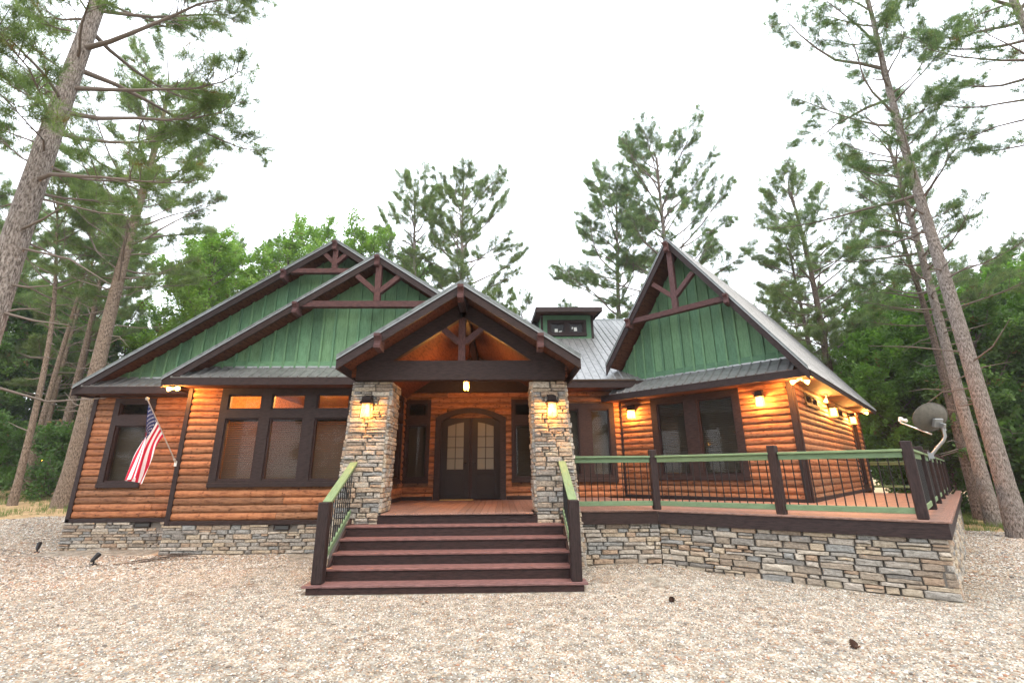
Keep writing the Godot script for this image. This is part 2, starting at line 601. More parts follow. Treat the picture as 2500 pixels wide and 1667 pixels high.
# a curved block end that carries the roof edge: profile in z (out) and y
func corbel(xf: Transform3D, u: float, y: float, n: float, k := 1.0) -> void:
	var p := PackedVector2Array()
	for q in [[-0.25, 0.0], [0.10, 0.0], [0.10, -0.05], [0.06, -0.08], [0.035, -0.12], [0.035, -0.17], [0.06, -0.2], [0.06, -0.25], [-0.02, -0.27], [-0.25, -0.27]]:
		p.append(Vector2(q[0], q[1]) * k)
	var b := MB.new()
	b.prism(p, -0.055 * k, 0.055 * k)
	part(cabin, "bracket", b.mesh(), pick(M.truss), xf * Transform3D(Basis(Vector3(0, 0, 1), Vector3.UP, Vector3(-1, 0, 0)), Vector3(u, y, n)))

# sloping board with plumb ends, following the roof edge between u0 and u1
func rake(xf: Transform3D, u0: float, y0: float, u1: float, y1: float, depth: float, n: float) -> void:
	var b := MB.new()
	b.prism(PackedVector2Array([Vector2(u0, y0), Vector2(u1, y1), Vector2(u1, y1 - depth), Vector2(u0, y0 - depth)]), n - 0.045, n)
	part(cabin, "rake_board", b.mesh(), pick(M.trim), xf)
	var e := MB.new()
	e.prism(PackedVector2Array([Vector2(u0, y0 + 0.075), Vector2(u1, y1 + 0.075), Vector2(u1, y1 - 0.012), Vector2(u0, y0 - 0.012)]), n - 0.02, n + 0.018)
	part(cabin, "rake_trim", e.mesh(), M.edge, xf)
	var l := MB.new()
	l.prism(PackedVector2Array([Vector2(u0, y0 - 0.004), Vector2(u1, y1 - 0.004), Vector2(u1, y1 - 0.022), Vector2(u0, y0 - 0.022)]), n + 0.002, n + 0.026)
	part(cabin, "drip_edge", l.mesh(), M.steel, xf)

# upright green boards and battens under a gable
func gable_boards(xf: Transform3D, u0: float, u1: float, base: float, apex_u: float, apex_y: float, slope: float, pitch := 0.30, skirt := 0.17, over := []) -> void:
	var top := func(u: float) -> float: return apex_y - slope * absf(u - apex_u)
	var b := MB.new()
	var poly := PackedVector2Array([Vector2(u0, base)])
	if over.size() > 0:
		poly.append(Vector2(-2.3, base))
		poly.append(Vector2(u1, over[0] - over[1] * absf(u1 - over[2])))
	else:
		poly.append(Vector2(u1, base))
	if top.call(u1) > base + 0.02: poly.append(Vector2(u1, top.call(u1)))
	poly.append(Vector2(apex_u, apex_y))
	if top.call(u0) > base + 0.02: poly.append(Vector2(u0, top.call(u0)))
	b.prism(poly, -0.12, -0.03)
	var g := part(cabin, "gable_wall", b.mesh(), M.dark_room, xf)
	var turn := Basis(Vector3(0, 1, 0), Vector3(-1, 0, 0), Vector3(0, 0, 1))
	var u := u0
	while u < u1 - 0.02:
		for kind in 2:
			var a: float = u + 0.003 if kind == 0 else u - 0.026
			var c: float = min(u + pitch - 0.003, u1) if kind == 0 else u + 0.026
			var ya: float = top.call(a)
			var yc: float = top.call(c)
			var ba: float = base if over.size() == 0 else max(base, over[0] - over[1] * absf(a - over[2]))
			var bc: float = base if over.size() == 0 else max(base, over[0] - over[1] * absf(c - over[2]))
			if max(ya - ba, yc - bc) < 0.05:
				continue
			# polygon written with x along the board so that the grain follows it
			var q := PackedVector2Array()
			q.append(Vector2(ba, -a)); q.append(Vector2(max(ya, ba + 0.01), -a))
			if a < apex_u and c > apex_u:
				q.append(Vector2(apex_y, -apex_u))
			q.append(Vector2(max(yc, bc + 0.01), -c)); q.append(Vector2(bc, -c))
			var m := MB.new()
			m.prism(q, -0.031, 0.0 if kind == 0 else 0.046)
			part(g, "board" if kind == 0 else "batten", m.mesh(), pick(M.green), Transform3D(turn, Vector3.ZERO))
		u += pitch
	var s := MB.new()
	var ue := u1 if over.size() == 0 else -2.5
	s.box(Vector3((u0 + ue) * 0.5, base + skirt * 0.5, 0.015), Vector3(ue - u0, skirt, 0.036), Basis.IDENTITY, 0.004)
	part(g, "skirt_board", s.mesh(), pick(M.green))

# narrow metal roof below a gable, with fascia and soffit
func pent(xf: Transform3D, u0: float, u1: float, wall_y: float, out: float, eave_y: float, fascia0: float, fascia1: float, cut0 := 0.0) -> void:
	var drop := wall_y - eave_y
	var long := sqrt(out * out + drop * drop)
	var down := xf.basis * Vector3(0, -drop, out) / long
	var x := xf.basis.x
	var y := down.cross(x)
	var t := Transform3D(Basis(x, y, down), spot(xf, u0, wall_y, 0))
	var r := part(cabin, "pent_roof", box_mesh(Vector3(u1 - u0, 0.03, long - 0.02), 0.0), pick(M.plank), t * Transform3D(Basis.IDENTITY, Vector3((u1 - u0) * 0.5, -0.02, long * 0.5)))
	panels(r, Transform3D(Basis.IDENTITY, Vector3(-(u1 - u0) * 0.5, 0.022, -long * 0.5)), u1 - u0, long + 0.03)
	timber(cabin, "flashing", spot(xf, u0, wall_y + 0.02, 0.035), spot(xf, u1, wall_y + 0.02, 0.035), 0.05, 0.02, M.steel)
	timber(cabin, "fascia", spot(xf, fascia0, eave_y - 0.10, out + 0.0), spot(xf, fascia1, eave_y - 0.10, out + 0.0), 0.185, 0.04, pick(M.trim))
	var b := MB.new()
	b.box(Vector3((fascia0 + fascia1) * 0.5, eave_y - 0.165, out * 0.5 - 0.012), Vector3(fascia1 - fascia0 - 0.02, 0.02, out - 0.03))
	part(cabin, "soffit", b.mesh(), pick(M.soffit), xf)

# ------------------------------------------------------------------ ledger stone
func stone_mesh(poly: Array, deep: float) -> ArrayMesh:
	var b := MB.new()
	var c := Vector2.ZERO
	for p in poly:
		c += p / poly.size()
	var k := poly.size()
	var rim := []
	var face := []
	var back := []
	for p in poly:
		var q: Vector2 = p
		var d := (c - q)
		back.append(Vector3(q.x, q.y, -0.02))
		rim.append(Vector3(q.x, q.y, deep * rng.randf_range(0.55, 0.8)))
		var ins: Vector2 = d.normalized() * minf(0.016, d.length() * 0.3)
		face.append(Vector3(q.x + ins.x + rng.randf_range(-0.003, 0.003), q.y + ins.y + rng.randf_range(-0.002, 0.002), deep * rng.randf_range(0.85, 1.1)))
	var mid := Vector3(c.x + rng.randf_range(-0.02, 0.02), c.y + rng.randf_range(-0.008, 0.008), deep * rng.randf_range(0.95, 1.2))
	for i in k:
		var j := (i + 1) % k
		var o3 := Vector3((poly[i].x + poly[j].x) * 0.5 - c.x, (poly[i].y + poly[j].y) * 0.5 - c.y, 0)
		b.quad(back[i], back[j], rim[j], rim[i], o3)
		b.quad(rim[i], rim[j], face[j], face[i], o3.normalized() + Vector3(0, 0, 1))
		b.tri(face[i], face[j], mid, Vector3(0, 0, 1))
	return b.mesh()

# fills the strip between lo(y) and hi(y) with stones; returns how many
func stones(parent: Node3D, xf: Transform3D, y0: float, y1: float, lo: Callable, hi: Callable, skip := [], deep := 0.05, most := 300) -> void:
	var y := y0
	var made := 0
	while y < y1 - 0.02:
		var h := rng.randf_range(0.058, 0.112)
		if y1 - y - h < 0.05:
			h = y1 - y
		var u: float = lo.call(y + h * 0.5)
		var end: float = hi.call(y + h * 0.5)
		while u < end - 0.01:
			var w := rng.randf_range(0.14, 0.46)
			if end - u - w < 0.09:
				w = end - u
			var cells := [[y, y + h]]
			if rng.randf() < 0.3 and h > 0.09:
				var m := y + h * rng.randf_range(0.4, 0.6)
				cells = [[y, m], [m, y + h]]
			for cc in cells:
				var parts := [[u, u + w]]
				if cells.size() > 1 and w > 0.26 and rng.randf() < 0.5:
					var mm := u + w * rng.randf_range(0.35, 0.65)
					parts = [[u, mm], [mm, u + w]]
				for p in parts:
					var bad := false
					for s in skip:
						if p[1] > s[0] and p[0] < s[1] and cc[1] > s[2] and cc[0] < s[3]:
							bad = true
					if bad or made > most:
						continue
					var g := 0.0032
					var jy := 0.009
					var e := 0.018
					var poly := [Vector2(p[0] + g + rng.randf_range(0, e), cc[0] + g + rng.randf_range(-jy * 0.4, jy)), Vector2((p[0] + p[1]) * 0.5, cc[0] + g + rng.randf_range(-jy * 0.5, jy * 0.6)), Vector2(p[1] - g - rng.randf_range(0, e), cc[0] + g + rng.randf_range(-jy * 0.4, jy)),
						Vector2(p[1] - g - rng.randf_range(0, e), cc[1] - g - rng.randf_range(-jy * 0.4, jy)), Vector2((p[0] + p[1]) * 0.5, cc[1] - g - rng.randf_range(-jy * 0.5, jy * 0.6)), Vector2(p[0] + g + rng.randf_range(0, e), cc[1] - g - rng.randf_range(-jy * 0.4, jy))]
					part(parent, "stone", stone_mesh(poly, deep * rng.randf_range(0.6, 1.35)), pick(M.stone), xf)
					made += 1
			u += w
		y += h

# ------------------------------------------------------------------ the cabin
func upright(u: float, y0: float, y1: float, xf: Transform3D, wide := 0.11, n := 0.03, thick := 0.07) -> void:
	part(cabin, "corner_board", box_mesh(Vector3(y1 - y0, wide, thick), 0.006), pick(M.trim), xf * Transform3D(Basis(Vector3.UP, Vector3.LEFT, Vector3.BACK), Vector3(u, (y0 + y1) * 0.5, n)))

func level_board(called: String, xf: Transform3D, u0: float, u1: float, y0: float, y1: float, n := 0.03, thick := 0.07) -> void:
	part(cabin, called, box_mesh(Vector3(u1 - u0, y1 - y0, thick), 0.006), pick(M.trim), xf * Transform3D(Basis.IDENTITY, Vector3((u0 + u1) * 0.5, (y0 + y1) * 0.5, n)))

func plain_box(called: String, lo: Vector3, hi: Vector3, m: Material) -> void:
	part(cabin, called, box_mesh(hi - lo, 0.0), m, Transform3D(Basis.IDENTITY, (lo + hi) * 0.5))

func vent(xf: Transform3D, u0: float, u1: float, y0: float, y1: float) -> void:
	var b := MB.new()
	b.holed([u0, u1, y0, y1], [[u0 + 0.02, u1 - 0.02, y0 + 0.015, y1 - 0.015]], 0.0, 0.05)
	b.box(Vector3((u0 + u1) * 0.5, (y0 + y1) * 0.5, 0.004), Vector3(u1 - u0 - 0.01, y1 - y0 - 0.01, 0.004))
	var v := part(cabin, "foundation_vent", b.mesh(), M.bronze, xf)
	for i in 3:
		part(v, "slat", box_mesh(Vector3(u1 - u0 - 0.04, 0.006, 0.03), 0.0), M.steel, Transform3D(Basis(Vector3.RIGHT, 0.6), Vector3((u0 + u1) * 0.5, lerpf(y0 + 0.03, y1 - 0.03, i / 2.0), 0.03)))

func truss(xf: Transform3D, u: float, collar0: float, collar1: float, cu0: float, cu1: float, king_top: float, s0: float, s1: float, sw: float, n: float, size: float) -> void:
	timber(cabin, "collar_beam", spot(xf, cu0, (collar0 + collar1) * 0.5, n), spot(xf, cu1, (collar0 + collar1) * 0.5, n), collar1 - collar0, size, pick(M.truss))
	timber(cabin, "king_post", spot(xf, u, collar1, n), spot(xf, u, king_top, n), size, size, pick(M.truss), xf.basis.x)
	for s in [-1.0, 1.0]:
		timber(cabin, "strut", spot(xf, u + s * size * 0.3, s0, n - 0.004), spot(xf, u + s * sw, s1, n - 0.004), size * 0.9, size * 0.85, pick(M.truss), xf.basis.z)

func build_cabin() -> void:
	cabin = thing("log_cabin", "large log cabin with green board gables, grey metal roofs and dark brown trim", "cabin")
	var R := Vector3.RIGHT
	var xL := frame(R, Vector3(0, 0, -12.3))
	var xF := frame(R, Vector3(0, 0, -11.4))
	var xD := frame(R, Vector3(0, 0, -13.3))
	var xM := frame(R, Vector3(0, 0, -14.2))
	var xW := frame(Vector3(S2, 0, S2), CORNER)
	var xS := frame(Vector3(S2, 0, -S2), CORNER)
	var xP := frame(Vector3(0, 0, -1), Vector3(-2.8, 0, -11.4))
	# --- left block and front block walls
	var wl := [-10.18, -9.12, 1.44, 3.69]
	log_wall(xL, -10.66, -7.69, 0.72, 3.83, [wl])
	window(xL, wl, [[-10.04, -9.26, 3.24, 3.57, 0], [-10.04, -9.26, 1.58, 2.98, 1]])
	var wf := [-6.89, -3.6, 1.45, 3.78]
	log_wall(xF, -7.63, -2.86, 0.72, 3.83, [wf])
	var pf := []
	for a in [[-6.72, -5.91], [-5.66, -4.85], [-4.57, -3.77]]:
		pf.append([a[0], a[1], 3.26, 3.63, 0])
		pf.append([a[0], a[1], 1.60, 3.05, 1, 1.02])
	window(xF, wf, pf)
	log_wall(frame(Vector3(0, 0, 1), Vector3(-7.69, 0, -12.3)), 0, 0.84, 0.72, 3.83, [])
	log_wall(frame(Vector3(0, 0, 1), Vector3(-10.72, 0, -22.0)), 0, 9.64, 0.72, 3.83, [])
	upright(-10.69, 0.63, 3.84, xL)
	upright(-7.66, 0.60, 3.84, xF)
	upright(-2.83, 0.63, 3.9, xF, 0.09)
	level_board("base_board", xL, -10.74, -7.6, 0.63, 0.72)
	level_board("base_board", xF, -7.6, -2.9, 0.63, 0.72)
	level_board("base_board", frame(Vector3(0, 0, 1), Vector3(-10.72, 0, -22.0)), 0, 9.7, 0.63, 0.72)
	level_board("frieze_board", xL, -10.6, -7.72, 3.72, 3.83, 0.045, 0.05)
	# --- stone foundation
	for f in [[xL, -10.78, -7.69], [xF, -7.74, -2.95]]:
		var b := MB.new()
		b.box(Vector3((f[1] + f[2]) * 0.5, 0.21, -0.05), Vector3(f[2] - f[1], 0.84, 0.1))
		var base := part(cabin, "stone_foundation", b.mesh(), M.mortar, f[0])
		var lo: float = f[1]
		var hi: float = f[2]
		var skip := [[-9.06, -8.67, 0.5, 0.63]] if lo < -9 else [[-5.24, -4.88, 0.49, 0.63]]
		stones(base, Transform3D.IDENTITY, -0.06, 0.63, func(_y): return lo, func(_y): return hi, skip)
		vent(f[0], skip[0][0] + 0.005, skip[0][1] - 0.005, 0.51, 0.62)
	var sb := MB.new()
	sb.box(Vector3(4.85, 0.21, -0.05), Vector3(9.7, 0.84, 0.1))
	part(cabin, "stone_foundation", sb.mesh(), M.mortar, frame(Vector3(0, 0, 1), Vector3(-10.72, 0, -22.0)))
	# --- porch back wall with the arched door, and the wall beside it
	var dl := [-2.79, -2.05, 1.47, 3.77]
	var dr := [0.26, 1.0, 1.47, 3.77]
	log_wall(xD, -2.8, 1.25, DECK, 3.97, [dl, dr], [-1.9, 0.09, 3.25, 3.52])
	window(xD, dl, [[-2.70, -2.14, 3.30, 3.67, 0], [-2.70, -2.14, 1.60, 3.05, 1]])
	window(xD, dr, [[0.36, 0.9, 3.30, 3.67, 0], [0.36, 0.9, 1.60, 3.05, 1, 0.9]])
	var ps := [0.25, 1.45, 1.47, 3.77]
	log_wall(xP, 0, 1.9, DECK, 3.97, [ps])
	window(xP, ps, [[0.37, 1.33, 3.28, 3.65, 0], [0.37, 1.33, 1.60, 3.05, 1]])
	level_board("base_board", xD, -2.79, -1.92, DECK, DECK + 0.1, 0.04, 0.04)
	level_board("base_board", xD, 0.11, 1.25, DECK, DECK + 0.1, 0.04, 0.04)
	level_board("base_board", xP, 0, 1.86, DECK, DECK + 0.1, 0.04, 0.04)
	level_board("porch_beam", xD, -2.78, 1.3, 3.97, 4.42, 0.06, 0.16)
	build_door(xD)
	var gb := MB.new()
	gb.prism(PackedVector2Array([Vector2(-2.95, 3.97), Vector2(1.35, 3.97), Vector2(-0.79, 5.3)]), -0.1, -0.02)
	part(cabin, "porch_gable", gb.mesh(), M.trim[0], xD)
	# --- recessed wall between the porch and the wing
	var wm := [1.5, 3.45, 1.45, 3.78]
	log_wall(xM, 1.25, 3.62, DECK, 4.15, [wm])
	window(xM, wm, [[1.66, 2.35, 1.635, 3.6, 1], [2.72, 3.29, 1.635, 3.6, 1]])
	log_wall(frame(Vector3(0, 0, -1), Vector3(1.25, 0, -13.3)), 0, 0.9, DECK, 4.15, [])
	upright(1.22, DECK, 4.0, xD, 0.08)
	timber(cabin, "fascia", Vector3(1.2, 4.25, -13.5), Vector3(4.3, 4.25, -13.5), 0.2, 0.04, pick(M.trim))
	plain_box("soffit", Vector3(1.25, 4.15, -14.2), Vector3(4.2, 4.17, -13.52), M.soffit[1])
	# --- wing
	var ww := [-3.68, -1.2, 1.5, 3.78]
	log_wall(xW, -4.74, -0.06, DECK, 3.83, [ww])
	window(xW, ww, [[-3.5, -2.68, 1.64, 3.62, 1, 0.88], [-2.32, -1.38, 1.64, 3.62, 1, 0.88]])
	upright(-0.035, DECK, 3.84, xW, 0.12, 0.03, 0.08)
	upright(-4.69, DECK, 3.84, xW, 0.07, 0.03, 0.06)
	level_board("base_board", xW, -4.7, -0.1, DECK, DECK + 0.08)
	var sd := [7.45, 8.5, DECK, 3.45]
	var s1 := [1.0, 2.42, 3.32, 3.66]
	var s2 := [4.62, 6.0, 3.32, 3.66]
	log_wall(xS, 0.06, 9.5, DECK, 3.83, [sd, s1, s2])
	window(xS, s1, [[1.08, 1.68, 3.4, 3.6, 0], [1.74, 2.34, 3.4, 3.6, 0]])
	window(xS, s2, [[4.70, 5.28, 3.4, 3.6, 0], [5.34, 5.92, 3.4, 3.6, 0]])
	window(xS, sd, [[7.6, 8.35, 1.25, 3.3, 1]])
	upright(0.035, DECK, 3.84, xS, 0.09, 0.034, 0.07)
	upright(9.5, DECK, 3.84, xS, 0.12)
	level_board("base_board", xS, 0.08, 7.45, DECK, DECK + 0.1)
	# --- roofs
	var k := 1.2019
	roof_plane(Vector3(-4.7, 8.06, -11.8), Vector3(-4.7, 8.06, -22.2), Vector3(-1, -0.667, 0), 6.28 * k)
	roof_plane(Vector3(-4.7, 8.06, -11.8), Vector3(-4.7, 8.06, -22.2), Vector3(1, -0.667, 0), 3.1 * k)
	roof_plane(Vector3(-3.2, 7.15, -10.85), Vector3(-3.2, 7.15, -12.28), Vector3(-1, -0.667, 0), 4.87 * k)
	roof_plane(Vector3(-3.2, 7.15, -10.85), Vector3(-3.2, 7.15, -18.0), Vector3(1, -0.667, 0), 2.45 * k)
	roof_plane(Vector3(-0.79, 5.23, -8.2), Vector3(-0.79, 5.23, -15.2), Vector3(-1, -0.667, 0), 2.24 * k, "porch_roof")
	roof_plane(Vector3(-0.79, 5.23, -8.2), Vector3(-0.79, 5.23, -15.2), Vector3(1, -0.667, 0), 2.24 * k, "porch_roof")
	roof_plane(Vector3(-0.7, 8.24, -19.3), Vector3(8.4, 8.24, -19.3), Vector3(0, -0.667, 1), 5.82 * k)
	roof_plane(spot(xW, -2.37, 8.27, 0.7), spot(xW, -2.37, 8.27, -9.9), xW.basis * Vector3(1, -1.481, 0), 2.95 * 1.787)
	roof_plane(spot(xW, -2.37, 8.27, 0.7), spot(xW, -2.37, 8.27, -9.9), xW.basis * Vector3(-1, -1.481, 0), 2.32 * 1.787)
	roof_plane(Vector3(-10.9, 7.9, -22.1), Vector3(12.0, 7.9, -22.1), Vector3(0, -0.9, -1), 5.4)
	for r in [[Vector3(-4.7, 8.09, -11.79), Vector3(-4.7, 8.09, -22)], [Vector3(-3.2, 7.18, -10.84), Vector3(-3.2, 7.18, -13.5)], [Vector3(-0.79, 5.26, -8.19), Vector3(-0.79, 5.26, -14.8)], [spot(xW, -2.37, 8.3, 0.71), spot(xW, -2.37, 8.3, -9.9)], [Vector3(2.5, 8.26, -19.3), Vector3(8.4, 8.26, -19.3)]]:
		var b := MB.new()
		var d: Vector3 = (r[1] - r[0])
		var x := d.normalized()
		var steep := 1.481 if absf(x.x) > 0.5 and absf(x.z) > 0.5 else 0.667
		var wdt := 0.14
		b.prism(PackedVector2Array([Vector2(-wdt, -wdt * steep + 0.01), Vector2(0, 0.035), Vector2(wdt, -wdt * steep + 0.01), Vector2(0, 0.012)]), 0, d.length())
		part(cabin, "ridge_cap", b.mesh(), M.edge, Transform3D(Basis(Vector3.UP.cross(x), Vector3.UP, x), r[0]))
	# --- left gable
	gable_boards(xL, -10.6, -1.9, 4.22, -4.7, 7.93, 0.667)
	pent(xL, -10.75, -7.72, 4.22, 0.5, 3.93, -10.95, -8.03)
	rake(xL, -10.95, 3.89, -4.7, 8.06, 0.2, 0.52)
	rake(xL, -1.9, 6.19, -4.7, 8.06, 0.2, 0.52)
	truss(xL, -4.68, 7.09, 7.23, -6.0, -3.3, 7.98, 7.42, 7.68, 0.30, 0.44, 0.14)
	corbel(xL, -4.7, 8.02, 0.56, 1.0)
	corbel(xL, -6.02, 7.14, 0.56, 1.0)
	# --- front gable
	gable_boards(xF, -7.62, -0.95, 4.30, -3.2, 7.02, 0.667, 0.30, 0.17, [5.27, 0.667, -0.79])
	pent(xF, -7.86, -2.95, 4.30, 0.55, 3.96, -8.04, -3.0)
	rake(xF, -8.05, 3.92, -3.2, 7.15, 0.2, 0.57)
	rake(xF, -0.8, 5.55, -3.2, 7.15, 0.2, 0.57)
	truss(xF, -3.16, 5.74, 5.90, -5.2, -1.2, 7.05, 6.16, 6.60, 0.55, 0.48, 0.15)
	corbel(xF, -3.2, 7.1, 0.61, 1.05)
	corbel(xF, -5.12, 5.82, 0.61, 1.05)
	timber(cabin, "fascia", Vector3(-8.03, 3.83, -10.86), Vector3(-8.03, 3.83, -12.28), 0.185, 0.04, pick(M.trim))
	plain_box("soffit", Vector3(-8.02, 3.785, -12.28), Vector3(-7.69, 3.805, -10.9), M.soffit[0])
	timber(cabin, "fascia", Vector3(-10.93, 3.80, -11.8), Vector3(-10.93, 3.80, -22.0), 0.185, 0.04, pick(M.trim))
	plain_box("soffit", Vector3(-10.92, 3.755, -22.0), Vector3(-10.72, 3.775, -11.82), M.soffit[0])
	# --- porch gable: rakes, truss, beam
	var xR := frame(R, Vector3(0, 0, -8.22))
	rake(xR, -3.03, 3.75, -0.79, 5.23, 0.2, 0.02)
	rake(xR, 1.45, 3.75, -0.79, 5.23, 0.2, 0.02)
	var xT := frame(R, Vector3(0, 0, -8.95))
	timber(cabin, "tie_beam", Vector3(-2.86, 3.675, -8.95), Vector3(1.24, 3.675, -8.95), 0.39, 0.2, pick(M.trim))
	timber(cabin, "king_post", Vector3(-0.81, 3.87, -8.95), Vector3(-0.81, 5.0, -8.95), 0.14, 0.14, M.truss[1], R)
	for s in [-1.0, 1.0]:
		timber(cabin, "strut", Vector3(-0.81 + s * 0.05, 4.25, -8.955), Vector3(-0.81 + s * 0.52, 4.66, -8.955), 0.125, 0.12, M.truss[2], Vector3.BACK)
		var c := MB.new()
		c.prism(PackedVector2Array([Vector2(-0.79, 5.12), Vector2(-0.79 + s * 2.05, 3.755), Vector2(-0.79 + s * 1.55, 3.76), Vector2(-0.79, 4.79)]), -0.07, 0.07)
		part(cabin, "truss_chord", c.mesh(), M.trim[1], xT)
		var sx := -2.72 if s < 0 else 1.0
		timber(cabin, "side_beam", Vector3(sx, 3.67, -9.06), Vector3(sx, 3.67, -11.2 if s < 0 else -13.3), 0.36, 0.18, pick(M.trim))
		var ex := -3.0 if s < 0 else 1.42
		timber(cabin, "fascia", Vector3(ex, 3.64, -8.25), Vector3(ex, 3.64, -10.82 if s < 0 else -13.45), 0.19, 0.04, pick(M.trim))
		plain_box("soffit_return", Vector3(min(ex, sx) , 3.56, -9.0), Vector3(max(ex, sx) - 0.12, 3.76, -8.97), M.plank[2])
		corbel(xR, -0.79 + s * 1.5, 4.2, 0.06, 1.05)
	corbel(xR, -0.79, 5.17, 0.06, 1.05)
	timber(cabin, "ridge_beam", Vector3(-0.79, 4.98, -8.3), Vector3(-0.79, 4.98, -13.25), 0.2, 0.14, pick(M.trim))
	# --- wing gable
	gable_boards(xW, -4.66, -0.02, 4.40, -2.37, 8.0, 1.481, 0.30)
	pent(xW, -4.7, 0.24, 4.38, 0.6, 3.98, -5.0, 0.55)
	rake(xW, -4.69, 4.83, -2.37, 8.27, 0.27, 0.72)
	rake(xW, 0.56, 3.93, -2.37, 8.27, 0.27, 0.72)
	truss(xW, -2.36, 6.0, 6.15, -3.72, -1.0, 7.95, 6.52, 7.06, 0.6, 0.6, 0.15)
	corbel(xW, -2.37, 8.15, 0.78, 1.1)
	corbel(xW, -3.80, 6.13, 0.78, 1.0)
	corbel(xW, -0.94, 6.13, 0.78, 1.0)
	timber(cabin, "fascia", spot(xW, 0.55, 3.87, 0.6), spot(xW, 0.55, 3.87, -9.9), 0.19, 0.04, pick(M.trim))
	var sf := MB.new()
	sf.box(Vector3(0.26, 3.82, -4.65), Vector3(0.52, 0.02, 10.4))
	part(cabin, "soffit", sf.mesh(), M.soffit[2], xW)
	var wb := MB.new()
	wb.prism(PackedVector2Array([Vector2(-4.7, 0), Vector2(0, 0), Vector2(0, 4.7), Vector2(-2.37, 8.15), Vector2(-4.7, 4.75)]), -9.5, -9.35)
	part(cabin, "rear_wall", wb.mesh(), M.room, xW)
	build_dormer()
	# --- inside: floors, ceilings and dividing walls
	plain_box("interior_floor", Vector3(-10.6, 0.75, -21.9), Vector3(4.0, 0.9, -14.3), M.room)
	plain_box("interior_floor", Vector3(-10.6, 0.76, -14.3), Vector3(-2.95, 0.9, -12.45), M.room)
	plain_box("interior_ceiling", Vector3(-10.6, 4.25, -21.9), Vector3(-2.95, 4.32, -12.45), M.room)
	plain_box("interior_ceiling", Vector3(-7.5, 4.24, -12.45), Vector3(-2.95, 4.31, -11.56), M.room)
	plain_box("interior_ceiling", Vector3(-2.95, 4.35, -21.9), Vector3(4.0, 4.4, -13.45), M.dark_room)
	plain_box("interior_wall", Vector3(-7.75, 0.9, -21.9), Vector3(-7.6, 4.25, -12.3), M.room)
	plain_box("interior_wall", Vector3(-2.97, 0.9, -19.0), Vector3(-2.9, 4.25, -13.4), M.room)
	plain_box("interior_wall", Vector3(-10.6, 0.9, -18.2), Vector3(-2.95, 4.25, -18.1), M.room)
	plain_box("interior_wall", Vector3(-2.9, 0.9, -17.2), Vector3(4.0, 4.35, -17.1), M.dark_room)
	plain_box("rear_wall", Vector3(-10.72, 0, -22.2), Vector3(12.0, 4.0, -22.0), M.room)
	var wr := MB.new()
	wr.box(Vector3(-2.4, 2.3, -4.0), Vector3(4.6, 2.8, 0.1))
	wr.box(Vector3(-2.4, 0.9, -4.7), Vector3(4.6, 0.1, 9.2))
	wr.box(Vector3(-2.4, 4.0, -4.7), Vector3(4.6, 0.1, 9.2))
	part(cabin, "interior_wall", wr.mesh(), M.dark_room, xW)

